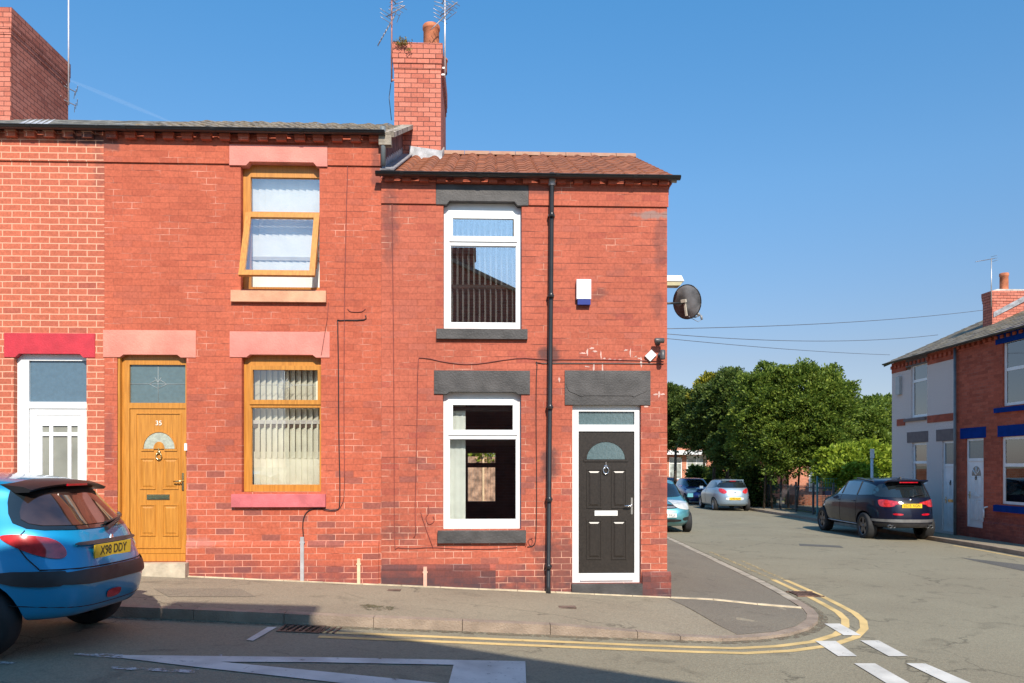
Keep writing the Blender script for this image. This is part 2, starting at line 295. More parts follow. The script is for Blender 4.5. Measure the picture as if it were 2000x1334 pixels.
# ---------------------------------------------------------------- object helpers
ORG = {}
def props(o, label=None, cat=None, group=None, kind=None):
    if label: o['label'] = label
    if cat: o['category'] = cat
    if group: o['group'] = group
    if kind: o['kind'] = kind
    return o
def thing(name, label, cat, loc=(0, 0, 0), rotz=0, group=None, local=False):
    o = bpy.data.objects.new(name, None); COL.objects.link(o); o.empty_display_size = .2
    o.location = loc; o.rotation_euler = (0, 0, rotz); ORG[o.name] = Vector((0, 0, 0)) if local else Vector(loc)
    return props(o, label, cat, group)
def link(me, name, parent=None, org=None):
    o = bpy.data.objects.new(name, me); COL.objects.link(o)
    if parent: o.parent = parent; ORG[o.name] = ORG[parent.name]
    elif org is not None: o.location = org; ORG[o.name] = Vector(org)
    return o
class MB:
    def __init__(s): s.bm = bmesh.new(); s.k = 0
    def mi(s, k): s.k = k; return s
    def face(s, pts):
        f = s.bm.faces.new([s.bm.verts.new(p) for p in pts]); f.material_index = s.k; return f
    def box(s, x0, x1, y0, y1, z0, z1):
        if x0 > x1: x0, x1 = x1, x0
        if y0 > y1: y0, y1 = y1, y0
        if z0 > z1: z0, z1 = z1, z0
        v = [s.bm.verts.new(p) for p in ((x0, y0, z0), (x1, y0, z0), (x1, y1, z0), (x0, y1, z0), (x0, y0, z1), (x1, y0, z1), (x1, y1, z1), (x0, y1, z1))]
        for q in ((3, 2, 1, 0), (4, 5, 6, 7), (0, 1, 5, 4), (1, 2, 6, 5), (2, 3, 7, 6), (3, 0, 4, 7)):
            f = s.bm.faces.new([v[i] for i in q]); f.material_index = s.k
        return s
    def obox(s, c, ax, ay, az):
        """oriented box, half-vectors"""
        c, ax, ay, az = map(Vector, (c, ax, ay, az))
        v = [s.bm.verts.new(c + ax * i + ay * j + az * k) for k in (-1, 1) for j in (-1, 1) for i in (-1, 1)]
        for q in ((0, 2, 3, 1), (4, 5, 7, 6), (0, 1, 5, 4), (1, 3, 7, 5), (3, 2, 6, 7), (2, 0, 4, 6)):
            f = s.bm.faces.new([v[i] for i in q]); f.material_index = s.k
        return s
    def prism(s, pts, d):
        """closed polygon (3D, planar) extruded by vector d"""
        d = Vector(d); a = [s.bm.verts.new(p) for p in pts]; b = [s.bm.verts.new(Vector(p) + d) for p in pts]; n = len(a)
        fs = [s.bm.faces.new(a[::-1]), s.bm.faces.new(b)]
        for i in range(n): fs.append(s.bm.faces.new((a[i], a[(i + 1) % n], b[(i + 1) % n], b[i])))
        for f in fs: f.material_index = s.k
        return s
    def polyxz(s, pts, y0, y1): return s.prism([(x, y0, z) for x, z in pts], (0, y1 - y0, 0))
    def tube(s, path, r, n=8, caps=True):
        path = [Vector(p) for p in path]; rings = []; prev = None
        for i, p in enumerate(path):
            t = (path[min(i + 1, len(path) - 1)] - path[max(i - 1, 0)]).normalized()
            up = Vector((0, 0, 1)) if abs(t.z) < .9 else Vector((0, 1, 0))
            if prev is not None: up = prev
            a = t.cross(up).normalized(); b = a.cross(t).normalized(); prev = b
            rr = r[i] if isinstance(r, (list, tuple)) else r
            rings.append([s.bm.verts.new(p + a * rr * math.cos(j * 2 * math.pi / n) + b * rr * math.sin(j * 2 * math.pi / n)) for j in range(n)])
        for i in range(len(rings) - 1):
            for j in range(n):
                f = s.bm.faces.new((rings[i][j], rings[i][(j + 1) % n], rings[i + 1][(j + 1) % n], rings[i + 1][j])); f.material_index = s.k; f.smooth = True
        if caps:
            for q in (rings[0][::-1], rings[-1]):
                f = s.bm.faces.new(q); f.material_index = s.k
        return s
    def lathe(s, prof, o=(0, 0, 0), axis='z', n=24, close=False):
        o = Vector(o); rings = []
        for r, h in prof:
            ring = []
            for j in range(n):
                a = j * 2 * math.pi / n; c, d = r * math.cos(a), r * math.sin(a)
                p = {'z': (c, d, h), 'y': (c, h, d), 'x': (h, c, d)}[axis]
                ring.append(s.bm.verts.new(o + Vector(p)))
            rings.append(ring)
        m = len(rings)
        for i in range(m if close else m - 1):
            for j in range(n):
                f = s.bm.faces.new((rings[i][j], rings[i][(j + 1) % n], rings[(i + 1) % m][(j + 1) % n], rings[(i + 1) % m][j])); f.smooth = True; f.material_index = s.k
        return s
    def build(s, name, m, parent=None, org=None, bevel=0, recalc=True, sharp=None, label=None, cat=None, group=None, kind=None):
        bm = s.bm
        if bevel:
            bmesh.ops.bevel(bm, geom=[e for e in bm.edges if len(e.link_faces) == 2 and e.calc_face_angle(0) > .5], offset=bevel, segments=2, affect='EDGES', clamp_overlap=True)
        if recalc: bmesh.ops.recalc_face_normals(bm, faces=bm.faces)
        if sharp is not None:
            for f in bm.faces: f.smooth = True
            for e in bm.edges:
                if len(e.link_faces) == 2 and e.calc_face_angle(0) > sharp: e.smooth = False
        if parent is None and org is None:
            vs = [v.co for v in bm.verts]
            org = ((min(v.x for v in vs) + max(v.x for v in vs)) / 2, (min(v.y for v in vs) + max(v.y for v in vs)) / 2, min(v.z for v in vs))
        o_ = ORG[parent.name] if parent else Vector(org)
        for v in bm.verts: v.co -= o_
        me = bpy.data.meshes.new(name); bm.to_mesh(me); bm.free()
        for q in (m if isinstance(m, (list, tuple)) else [m]): me.materials.append(q)
        o = link(me, name, parent, None if parent else org)
        return props(o, label, cat, group, kind)
def text_mesh(txt, size, name, m, parent, loc, rot, extrude=.002, squash=1.0, org=True):
    cu = bpy.data.curves.new(name, 'FONT'); cu.body = txt; cu.size = size; cu.extrude = extrude; cu.align_x = 'CENTER'; cu.align_y = 'CENTER'
    t = bpy.data.objects.new(name + '_tmp', cu); COL.objects.link(t); bpy.context.view_layer.update()
    me = bpy.data.meshes.new_from_object(t.evaluated_get(bpy.context.evaluated_depsgraph_get()))
    bpy.data.objects.remove(t); bpy.data.curves.remove(cu)
    me.transform(Matrix.Translation(Vector(loc) - (ORG[parent.name] if org else Vector())) @ rot.to_4x4() @ Matrix.Diagonal((squash, 1, 1, 1)))
    me.materials.clear(); me.materials.append(m)
    o = bpy.data.objects.new(name, me); COL.objects.link(o); o.parent = parent; ORG[o.name] = ORG[parent.name]
    return o
def ground_poly(pts, off, name, m, kind='structure', step=.7, fn=gz, thick=0, label=None, ystep=0):
    bm = bmesh.new(); f = bm.faces.new([bm.verts.new((x, y, 0)) for x, y in pts])
    xs = [p[0] for p in pts]; ys = [p[1] for p in pts]
    for i in range(1, int((max(xs) - min(xs)) / step) + 1):
        bmesh.ops.bisect_plane(bm, geom=bm.verts[:] + bm.edges[:] + bm.faces[:], plane_co=(min(xs) + i * step, 0, 0), plane_no=(1, 0, 0))
    bmesh.ops.bisect_plane(bm, geom=bm.verts[:] + bm.edges[:] + bm.faces[:], plane_co=(2.5, 0, 0), plane_no=(1, 0, 0))
    if ystep:
        for i in range(1, 34): bmesh.ops.bisect_plane(bm, geom=bm.verts[:] + bm.edges[:] + bm.faces[:], plane_co=(0, 7.6 + ystep * i, 0), plane_no=(0, 1, 0))
    if max(ys) > 18:
        bmesh.ops.bisect_plane(bm, geom=bm.verts[:] + bm.edges[:] + bm.faces[:], plane_co=(0, 18, 0), plane_no=(0, 1, 0))
    bmesh.ops.triangulate(bm, faces=bm.faces)
    for v in bm.verts: v.co.z = fn(v.co.x, v.co.y) + off
    bmesh.ops.recalc_face_normals(bm, faces=bm.faces)
    if sum(f.normal.z for f in bm.faces) < 0: bmesh.ops.reverse_faces(bm, faces=bm.faces)
    me = bpy.data.meshes.new(name); bm.to_mesh(me); bm.free(); me.materials.append(m)
    o = link(me, name, None, (0, 0, 0)); return props(o, label, kind=kind)

# ---------------------------------------------------------------- ground, road, pavements, kerb, markings
road_m = asphalt('road_asphalt', (.225, .195, .135), (.26, .23, .16), crack=.45, speck=.15)
pave_m = asphalt('old_pavement_asphalt', (.25, .205, .145), (.30, .255, .18), patch=(.72, 1), crack=.5, speck=.16)
pave2_m = asphalt('new_pavement_asphalt', (.175, .145, .11), (.205, .175, .13), crack=0, speck=.15)
kerb_m = mat('kerb_stone', (.31, .235, .175), .85, .12, scale=4, bump=.9, bscale=60)
kerb2_m = mat('pale_kerb_stone', (.40, .34, .26), .85, .15, scale=5, bump=.6, bscale=80)
yel = paintmark('yellow_line_paint', (.70, .49, .20), .34)
yelw = paintmark('worn_yellow_line_paint', (.58, .43, .2), .51)
whi = paintmark('white_road_paint', (.64, .61, .55), .36)
whiw = paintmark('worn_white_road_paint', (.60, .58, .55), .49)
# one big road sheet to the horizon
m = MB()
xs = [-400, -60, -30, -16] + [-15 + i for i in range(18)] + [2.5] + [3 + i for i in range(12)] + [20, 40, 100, 400]
ys = [-300, -30, 0, 18, 40, 60, 150, 900]
g = [[m.bm.verts.new((x, y, gz(x, y) - .1)) for y in ys] for x in xs]
for i in range(len(xs) - 1):
    for j in range(len(ys) - 1): m.bm.faces.new((g[i][j], g[i + 1][j], g[i + 1][j + 1], g[i][j + 1]))
m.build('road', road_m, org=(0, 0, 0), recalc=False, kind='structure')
SA = R(2.6)           # the side street runs 2.6 degrees clockwise of straight ahead
def sx(x0, y): return x0 + math.tan(SA) * (y - 12)
KB = [(-30, 7.87), (1.6, 7.87), (2.05, 7.88), (2.5, 7.90), (2.9, 7.99), (3.3, 8.18), (3.66, 8.49), (3.93, 8.87), (4.11, 9.25), (4.22, 9.65), (4.3, 10.3), (4.37, 11), (sx(4.45, 12), 12), (sx(4.45, 80), 80)]
def sstep(a, b, x): t = max(0, min(1, (x - a) / (b - a))); return t * t * (3 - 2 * t)
def pvz(x, y=0):
    """pavement height: the kerb is dropped nearly flush round the corner"""
    dm = 9
    if x > .6 and 7 < y < 82:
        for a, b in zip(KB, KB[1:]):
            ax, ay = b[0] - a[0], b[1] - a[1]; t = max(0, min(1, ((x - a[0]) * ax + (y - a[1]) * ay) / (ax * ax + ay * ay))); dm = min(dm, math.hypot(x - a[0] - t * ax, y - a[1] - t * ay))
    return gz(x, y) - .072 * sstep(.9, 2.3, x) * (1 - sstep(.15, 1.5, dm))
def offset_path(P, d):
    out = []
    for i, p in enumerate(P):
        a = Vector(P[max(i - 1, 0)]); b = Vector(P[min(i + 1, len(P) - 1)]); t = (b - a).normalized()
        out.append((p[0] + t.y * d, p[1] - t.x * d))
    return out
def resample(P, step):
    out = []; P = [Vector(p) for p in P]
    for a, b in zip(P, P[1:]):
        n = max(1, round((b - a).length / step))
        for i in range(n): out.append(tuple(a + (b - a) * i / n))
    out.append(tuple(P[-1])); return out
KI = offset_path(KB, -.13)
house_line = [(1.985, 10.0), (2.02, 16.8), (sx(1.5, 80), 80)]
ground_poly([p for p in KI if p[1] < 9.7] + [(4.09, 9.70), (2.45, 9.93), (-30, 9.93)], 0, 'pavement', pave_m, fn=pvz, ystep=.45)
ground_poly([(2.5, 9.985), (4.09, 9.765)] + [p for p in KI if p[1] > 9.75] + [(-1, 80), (-1, 17), (2.3, 17), (2.3, 10.5), (2.5, 10.5)], 0, 'side_pavement', pave2_m, fn=pvz, ystep=.45, step=.35)
ground_poly([(2.4, 9.9), (2.55, 9.0), (2.72, 8.1), (3.2, 8.28), (3.55, 8.58), (3.82, 8.95), (4.0, 9.35), (4.06, 9.66)], .004, 'pavement_patch', pave2_m, fn=pvz, ystep=.45)
# pale edging strip at the wall foot, carrying on across to the kerb
m = MB()
def strip(m, P, w, z0, z1, fn=gz, gap=0, seg=.9):
    """stones along path P: top width w to the left side"""
    Q = resample(P, seg); I = offset_path(Q, -w)
    for i in range(len(Q) - 1):
        a, b, c, d = Vector(Q[i]), Vector(Q[i + 1]), Vector(I[i + 1]), Vector(I[i])
        if gap:
            L = (b - a).length; k = gap / L; a, b = a.lerp(b, k), b.lerp(a, k); d, c = d.lerp(c, k), c.lerp(d, k)
        lo = [m.bm.verts.new((p.x, p.y, fn(p.x, p.y) + z0)) for p in (a, b, c, d)]
        j = rnd.uniform(-.002, .002) if gap else 0
        hi = [m.bm.verts.new((p.x, p.y, fn(p.x, p.y) + z1 + j)) for p in (a, b, c, d)]
        for q in ((lo[3], lo[2], lo[1], lo[0]), (hi[0], hi[1], hi[2], hi[3])): m.bm.faces.new(q)
        for x in range(4): m.bm.faces.new((lo[x], lo[(x + 1) % 4], hi[(x + 1) % 4], hi[x]))
strip(m, [(-30, 9.93), (2.45, 9.93), (4.09, 9.70)], .065, -.05, .012, gap=.003, seg=.5, fn=pvz)
m.build('edging_strip', mat('cream_concrete_edging', (.62, .50, .34), .85, .15, bump=.4), kind='structure', bevel=.006)
m = MB()
ki = next(i for i, p in enumerate(KB) if p[0] > 2.1)
strip(m, KB[:ki + 1], .13, -.15, .006, gap=.003, seg=.915, fn=pvz)
strip(m, KB[ki:-3], .13, -.15, .006, gap=.001, seg=.3, fn=pvz)
m.build('kerb', kerb_m, kind='structure', bevel=.012)
m = MB(); strip(m, KB[-4:-1], .13, -.15, .006, gap=.001, seg=.4, fn=pvz); strip(m, KB[-2:], .13, -.15, .006, gap=.003, seg=.915, fn=pvz)
m.build('side_kerb', kerb2_m, kind='structure', bevel=.012)
# far side of the side street: kerb and pavement; main road's opposite pavement behind the camera
RK = [(16.2, 8.9), (13.0, 9.2), (11.9, 10.2), (11.65, 12), (sx(11.65, 20), 20), (sx(11.65, 34), 34), (sx(11.65, 80), 80)]
RI = [(x + .13, y) for x, y in RK]
m = MB(); strip(m, RK[::-1], .13, -.15, .006, gap=.004, seg=.915); m.build('far_kerb', kerb_m, kind='structure', bevel=.01)
ground_poly(RI + [(19, 80), (16.2, 8.9)], 0, 'far_pavement', pave_m, step=1)
ground_poly([(-30, -.9), (14, -.9), (14, 1.4), (-30, 1.4)], 0, 'near_pavement', pave_m, step=1)
m = MB(); strip(m, [(14, 1.4), (-30, 1.4)], .13, -.15, .006, gap=.004, seg=.915); m.build('near_kerb', kerb_m, kind='structure', bevel=.01)
# yellow lines
def band(name, P, d, w, mt, off=-.0965, lo=0, hi=None):
    Q = resample(P, .35); a = offset_path(Q, d - w / 2); b = offset_path(Q, d + w / 2); mm = MB()
    for i in range(len(Q) - 1): mm.face([(p[0], p[1], gz(*p) + off) for p in (a[i], a[i + 1], b[i + 1], b[i])])
    bmesh.ops.remove_doubles(mm.bm, verts=mm.bm.verts, dist=.0005)
    return mm.build(name, mt, kind='structure', org=(0, 0, 0))
YP = [(-1.56, 7.87)] + KB[1:12] + [(4.45, 12.4)]
band('yellow_line_marking', YP, .30, .09, yel)
band('yellow_line_marking', YP, .50, .09, yel)
band('yellow_line_marking', [(4.46, 12.4), (4.62, 16.5)], .30, .07, yelw)
band('yellow_line_marking', [(4.46, 12.4), (4.6, 15)], .49, .07, yelw)
band('yellow_line_marking', [(sx(11.65, 11), 11), (sx(11.65, 18.7), 18.7)][::-1], .22, .08, yel)
def mark(name, px, mt=whi, off=-.0925): ground_poly([G(u, v) for u, v in px], off, name, mt, step=50)
for q in (((1592, 1253), (1632, 1253), (1674, 1283), (1637, 1283)), ((1680, 1252), (1716, 1252), (1774, 1283), (1736, 1283)),
          ((1610, 1219), (1640, 1219), (1682, 1242), (1648, 1242)), ((1668, 1297), (1709, 1297), (1812, 1356), (1764, 1356)), ((1770, 1297), (1807, 1297), (1930, 1350), (1880, 1350))):
    mark('give_way_marking', q)
mark('junction_hatching', [(240, 1281), (620, 1285), (1026, 1293), (1028, 1345), (874, 1345), (886, 1300), (620, 1295), (430, 1294), (620, 1312), (900, 1340), (900, 1350), (760, 1346), (390, 1305), (240, 1287)])
mark('worn_line_marking', [(145, 1277), (240, 1279), (240, 1288), (145, 1280)], whiw)
mark('worn_line_marking', [(218, 1303), (375, 1310), (386, 1305), (389, 1309), (378, 1316), (218, 1308)], whiw)
mark('worn_line_marking', [(-20, 1292), (44, 1295), (44, 1299), (-20, 1298)], whiw)
mark('parking_bay_marking', [(481, 1251), (523, 1226), (541, 1226), (494, 1253)])
mark('worn_line_marking', [(425, 1280), (438, 1279), (432, 1283)], whiw)
# repair patches and skid marks in the side street
tar = asphalt('tar_repair', (.10, .095, .085), (.13, .12, .105), crack=0)
mark('road_repair_patch', [(1875, 1089), (2060, 1110), (2060, 1128), (1905, 1096)], tar, -.0965)
# grit washed along the gutter, older repairs in the pavement
grit = paintmark('gutter_grit', (.20, .155, .10), .50); moss = paintmark('damp_moss_edge', (.13, .12, .06), .52)
band('gutter_grit', [(-9, 7.87)] + KB[1:-1] + [(sx(4.45, 30), 30)], .055, .11, grit, off=-.0972)
def pmark(name, px, mt, off=.004): ground_poly([G(u, v, 0) for u, v in px], off, name, mt, step=50)
old = asphalt('older_pavement_repair', (.205, .17, .125), (.24, .205, .15), crack=.3, speck=.2)
pmark('pavement_patch', [(300, 1150), (470, 1150), (500, 1166), (330, 1166)], old)
pmark('damp_stain', [(690, 1183), (720, 1180), (770, 1186), (765, 1193), (720, 1192)], moss)
mark('road_repair_patch', [(1560, 1062), (1640, 1066), (1648, 1070), (1562, 1066)], tar, -.0965)
# drains
m = MB(); x0, y0 = G(541, 1238); x1, y1 = G(628, 1240); iron = mat('rusty_cast_iron', (.16, .09, .06), .7, .3, scale=12, bump=.3)
x0, x1, y0, y1 = G(541, 1233)[0], G(628, 1233)[0], 7.50, 7.83
for a in (y0, y1 - .025): m.box(x0, x1, a, a + .025, -.03, 0)
for a in (x0, x1 - .025): m.box(a, a + .025, y0 + .026, y1 - .026, -.03, -.001)
for i in range(9):
    xa = x0 + .05 + i * .06; m.prism([(xa, y0 + .026, -.002), (xa + .022, y0 + .026, -.002), (xa + .052, y1 - .026, -.002), (xa + .03, y1 - .026, -.002)], (0, 0, -.025))
m.mi(1).box(x0 + .01, x1 - .01, y0 + .01, y1 - .01, -.05, -.028)
for v in m.bm.verts: v.co.z += gz(v.co.x) - .088 + (.0 if v.co.z > -.04 else .0)
for v in m.bm.verts: v.co.z = max(v.co.z, gz(v.co.x) - .0985)
m.build('drain_grate', [iron, blackp], label='rusty slotted drain grate in the road against the kerb', cat='drain')
m = MB(); x, y = 4.66, 10.95
for i in range(7): m.box(x - .16 + i * .05, x - .13 + i * .05, y - .18, y + .18, -.02, 0)
m.box(x - .19, x + .2, y - .21, y - .185, -.02, .001); m.box(x - .19, x + .2, y + .185, y + .21, -.02, .001)
for v in m.bm.verts: v.co.z += gz(v.co.x) - .083
m.build('drain_grate', iron, label='dark drain grate cutting the double yellow lines on the corner', cat='drain')
# small stopcock lids in the pavement
for u, v, wd, lb in ((770, 1153, .16, 'small rusty stopcock lid in the pavement left of centre'), (1108, 1186, .2, 'small brown stopcock lid in the pavement before the black door')):
    x, y = G(u, v, 0); m = MB(); m.box(x - wd / 2, x + wd / 2, y - .07, y + .07, gz(x) - .01, gz(x) + .006)
    m.build('stopcock_lid', mat('rust_brown_iron', (.17, .11, .08), .8, .3, bump=.4), bevel=.003, label=lb, cat='access cover')

# ---------------------------------------------------------------- house building blocks (facade faces -y at y0)
def facade(m, x0, x1, z0, z1, y, holes, depth=.13):
    """wall face with real openings and brick reveals"""
    xs = sorted({x0, x1, *[h[0] for h in holes], *[h[1] for h in holes]}); zs = sorted({z0, z1, *[h[2] for h in holes], *[h[3] for h in holes]})
    xs = [x for x in xs if x0 <= x <= x1]; zs = [z for z in zs if z0 <= z <= z1]
    for a, b in zip(xs, xs[1:]):
        for c, d in zip(zs, zs[1:]):
            cx, cz = (a + b) / 2, (c + d) / 2
            if any(h[0] < cx < h[1] and h[2] < cz < h[3] for h in holes): continue
            m.face([(a, y, c), (b, y, c), (b, y, d), (a, y, d)])
    for a, b, c, d in holes:
        e = y + depth
        m.face([(a, y, c), (a, y, d), (a, e, d), (a, e, c)]); m.face([(b, y, c), (b, e, c), (b, e, d), (b, y, d)])
        m.face([(a, y, c), (a, e, c), (b, e, c), (b, y, c)]); m.face([(a, y, d), (b, y, d), (b, e, d), (a, e, d)])
    return m
def ringframe(m, x0, x1, z0, z1, y0, y1, t, tb=None, tt=None):
    tb = tb or t; tt = tt or t
    m.box(x0, x0 + t, y0, y1, z0, z1); m.box(x1 - t, x1, y0, y1, z0, z1)
    m.box(x0 + t, x1 - t, y0, y1, z0, z0 + tb); m.box(x0 + t, x1 - t, y0, y1, z1 - tt, z1)
def room(par, x0, x1, z0, z1, y0, y1, mt, hole=None, name='room'):
    m = MB()
    m.box(x0 - .05, x0, y0, y1, z0, z1); m.box(x1, x1 + .05, y0, y1, z0, z1)
    m.box(x0 - .05, x1 + .05, y0, y1, z0 - .05, z0 - .001); m.box(x0 - .05, x1 + .05, y0, y1, z1 + .001, z1 + .05)
    if hole:
        a, b, c, d = hole
        m.box(x0, a, y1 - .05, y1 - .001, z0, z1); m.box(b, x1, y1 - .05, y1 - .001, z0, z1); m.box(a, b, y1 - .05, y1 - .001, z0, c); m.box(a, b, y1 - .05, y1 - .001, d, z1)
    else: m.box(x0, x1, y1 - .05, y1 - .001, z0, z1)
    return m.build(name, mt, par)
def slats(m, x0, x1, z0, z1, y, pitch, ang, wd=.089, th=.0015, jz=0):
    n = int((x1 - x0) / pitch); c, s = math.cos(ang), math.sin(ang)
    for i in range(n + 1):
        x = x0 + pitch * (i + .5)
        if x > x1: break
        zz = z0 + rnd.uniform(-jz, jz)
        m.obox((x, y, (zz + z1) / 2), (c * wd / 2, s * wd / 2, 0), (-s * th, c * th, 0), (0, 0, (z1 - zz) / 2))
def lintel(par, x0, x1, z0, z1, y, mt, n0=None, n1=None, nh=.045, proud=.012, bev=.004, label=None, rag=0):
    """painted stone lintel; the bottom edge is cut away over the opening"""
    m = MB()
    if n0 is None: pts = [(x0, z0), (x1, z0), (x1, z1), (x0, z1)]
    else: pts = [(x0, z0), (n0 - .035, z0), (n0 + .01, z0 + nh), (n1 - .01, z0 + nh), (n1 + .035, z0), (x1, z0), (x1, z1), (x0, z1)]
    m.polyxz(pts, y - proud, y + .15); return m.build('lintel', mt, par, bevel=.009, label=label)
def sill(par, x0, x1, z0, z1, y, mt, label=None):
    m = MB(); m.prism([(x0, y - .055, z0), (x0, y - .055, z1 - .018), (x0, y + .14, z1 + .004), (x0, y + .14, z0)], (x1 - x0, 0, 0)); return m.build('sill', mt, par, bevel=.009, label=label)
def tiles(par, name, x0, x1, y0, z0, y1, z1, mt, pw=.225, rows=11, amp=.022, skew=0, per=8, lift=.02, label=None, jog=.004):
    L = math.hypot(y1 - y0, z1 - z0); ty, tz = (y1 - y0) / L, (z1 - z0) / L; ny, nz = -tz, ty
    m = MB(); r = random.Random(3)
    n = max(2, int((x1 - x0) / pw * per))
    def prof(k):
        p = (k % per) / per            # double-roman style: flat pan then roll
        return amp * (max(0, math.sin((p * 2 - .9) * math.pi)) if p > .45 else 0) - (amp * .7 if k % per == 0 else 0)
    for j in range(rows):
        s0, s1 = L * j / rows - (.03 if j else .0), L * (j + 1) / rows
        jit = [r.uniform(-jog, jog) for _ in range(n // per + 2)]
        lines = []
        for s, h in ((s0, lift * .2), (s0, lift), (s1, 0.0)):
            line = []
            for k in range(n + 1):
                x = x0 + (x1 + skew * s / L - x0) * k / n; q = jit[k // per]
                hh = h + prof(k) + (q if h else 0)
                ss = s + q * 2
                line.append(m.bm.verts.new((x, y0 + ty * ss + ny * hh, z0 + tz * ss + nz * hh)))
            lines.append(line)
        for a, b in ((0, 1), (1, 2)):
            for k in range(n): m.bm.faces.new((lines[a][k], lines[a][k + 1], lines[b][k + 1], lines[b][k]))
    return m.build(name, mt, par, recalc=False, label=label)
def gutter(par, x0, x1, y, z, r=.055, brackets=1.0, name='gutter'):
    m = MB(); N = 8; pr = [(y - r * math.cos(math.pi * i / N), z - r * math.sin(math.pi * i / N) * .72) for i in range(N + 1)]
    pi_ = [(y + (r - .006) * math.cos(math.pi * i / N), z - (r - .006) * math.sin(math.pi * i / N) * .70) for i in range(N + 1)]
    m.prism([(x0, a, b) for a, b in pr + pi_], (x1 - x0, 0, 0))
    m.prism([(x0, a, b) for a, b in pr], (-.006, 0, 0)); m.prism([(x1, a, b) for a, b in pr], (.006, 0, 0))
    m.tube([(x0, y - r, z), (x1, y - r, z)], .008, 6)
    x = x0 + .3
    while x < x1:      # union brackets stand a little proud
        pb = [(y - (r + .008) * math.cos(math.pi * i / N), z + .003 - (r + .008) * math.sin(math.pi * i / N) * .76) for i in range(N + 1)]
        m.prism([(x, a, b) for a, b in pb], (.05, 0, 0)); x += brackets
    return m.build(name, blackp, par, sharp=.6)
def dentils(m, x0, x1, y, z0, z1, pitch, wd, proud):
    h = (z1 - z0) / 2; x = x0 + pitch * .25
    while x + wd < x1:
        m.box(x, x + wd, y - proud * 1.1, y, z0, z0 + h - .003); m.box(x - .002, x + wd + .002, y - proud * 1.25, y, z0 + h, z1); x += pitch
def knocker(par, x, z, y, mt, s=1.0, name='door_knocker'):
    m = MB(); m.lathe([(0, -.02), (.018 * s, -.02), (.022 * s, 0)], (x, y, z + .035 * s), 'y', 12)
    path = [(x + .032 * s * math.sin(a), y - .018, z - .012 * s + .04 * s * math.cos(a)) for a in [R(25 + i * 31) for i in range(11)]]
    m.tube(path, .008 * s, 8); m.box(x - .006 * s, x + .006 * s, y - .022, y - .004, z + .03 * s, z + .085 * s)
    return m.build(name, mt, par)
def lever(par, x, z, y, mt, dirx=-1, plate=.11):
    m = MB(); m.box(x - .013, x + .013, y - .012, y, z - plate, z + plate * .9)
    m.tube([(x, y - .01, z), (x, y - .05, z), (x + dirx * .03, y - .055, z), (x + dirx * .105, y - .05, z - .004)], .0095, 8)
    return m.build('door_handle', mt, par, bevel=.0)
def letterbox(par, x0, x1, z0, z1, y, mt, name='letterbox'):
    m = MB(); m.box(x0, x1, y - .012, y, z0, z1); m.box(x0 + .018, x1 - .018, y - .018, y - .0125, z0 + .014, z1 - .014); return m.build(name, mt, par, bevel=.003)
def arch(x0, x1, z0, z1, n=14):
    cx, rx = (x0 + x1) / 2, (x1 - x0) / 2
    return [(cx + rx * math.cos(math.pi * i / n), z0 + (z1 - z0) * math.sin(math.pi * i / n)) for i in range(n + 1)]
def raised_panel(m, x0, x1, z0, z1, y, b=.018, d=.012):
    """moulded panel: a raised rim, then a sunk step, then a raised field"""
    for q in ((x0, x1, z0, z0 + b), (x0, x1, z1 - b, z1), (x0, x0 + b, z0 + b, z1 - b), (x1 - b, x1, z0 + b, z1 - b)): m.box(q[0], q[1], y - d, y, q[2], q[3])
    c = b * 2.2
    a = [(x0 + c, z0 + c), (x1 - c, z0 + c), (x1 - c, z1 - c), (x0 + c, z1 - c)]; e = c + .02
    t = [(x0 + e, z0 + e), (x1 - e, z0 + e), (x1 - e, z1 - e), (x0 + e, z1 - e)]
    va = [m.bm.verts.new((p[0], y - .0005, p[1])) for p in a]; vt = [m.bm.verts.new((p[0], y - d * .8, p[1])) for p in t]
    for i in range(4): m.bm.faces.new((va[i], va[(i + 1) % 4], vt[(i + 1) % 4], vt[i]))
    m.bm.faces.new(vt)
def aerial(root_name, label, base, H, boom_dir, bl=.8, tilt=0, elems=9, mast_m=None, parent=None, cat='aerial', mount=None, group=None, low=None, boomz=0.0, blen=.24):
    t = thing(root_name, label, cat, base, group=group); bx, by, bz = base
    m = MB(); m.tube([base, (bx, by, bz + H)], .014, 8)
    if mount:
        for q in mount: m.box(min(bx, bx + q[0]), max(bx, bx + q[0]) + .001, by + q[1] - .012, by + q[1] + .012, bz + q[2] - .012, bz + q[2] + .012)
    m.build('mast', mast_m or mat('galvanised_mast', (.55, .52, .5), .4, .15, metal=.6), t)
    for k, (dx, dy, dz, zz, ln, ne, el) in enumerate(boom_dir):
        m = MB(); d = Vector((dx, dy, dz)).normalized(); o = Vector((bx, by, bz + zz)); m.tube([o - d * .12, o + d * ln], .009, 6)
        side = d.cross(Vector((0, 0, 1))).normalized() if el == 'h' else d.cross(d.cross(Vector((0, 0, 1)))).normalized()
        for i in range(ne):
            p = o + d * (ln * (i + .5) / ne); q = blen * (1 - .3 * i / ne) * .5; m.tube([p - side * q, p + side * q], .0045, 5)
        # reflector behind
        up = d.cross(side).normalized()
        for s_ in (-1, 0, 1):
            p = o - d * .12 + up * s_ * .07; m.tube([p - side * blen * .6, p + side * blen * .6], .005, 5)
        m.build('antenna', mat('weathered_aluminium', (.42, .38, .38), .45, .2, metal=.5), t)
    return t
def cable(name, label, pts, r=.006, mt=None, group='cables clipped to the red brick walls', cat='cable'):
    m = MB(); P = [Vector(p) for p in pts]; m.tube(P, r, 6); return m.build(name, mt or blackp, label=label, cat=cat, group=group)
def wallpts(px, y=D - .009): return [(MP(u, v)[0], y, MP(u, v)[1]) for u, v in px]
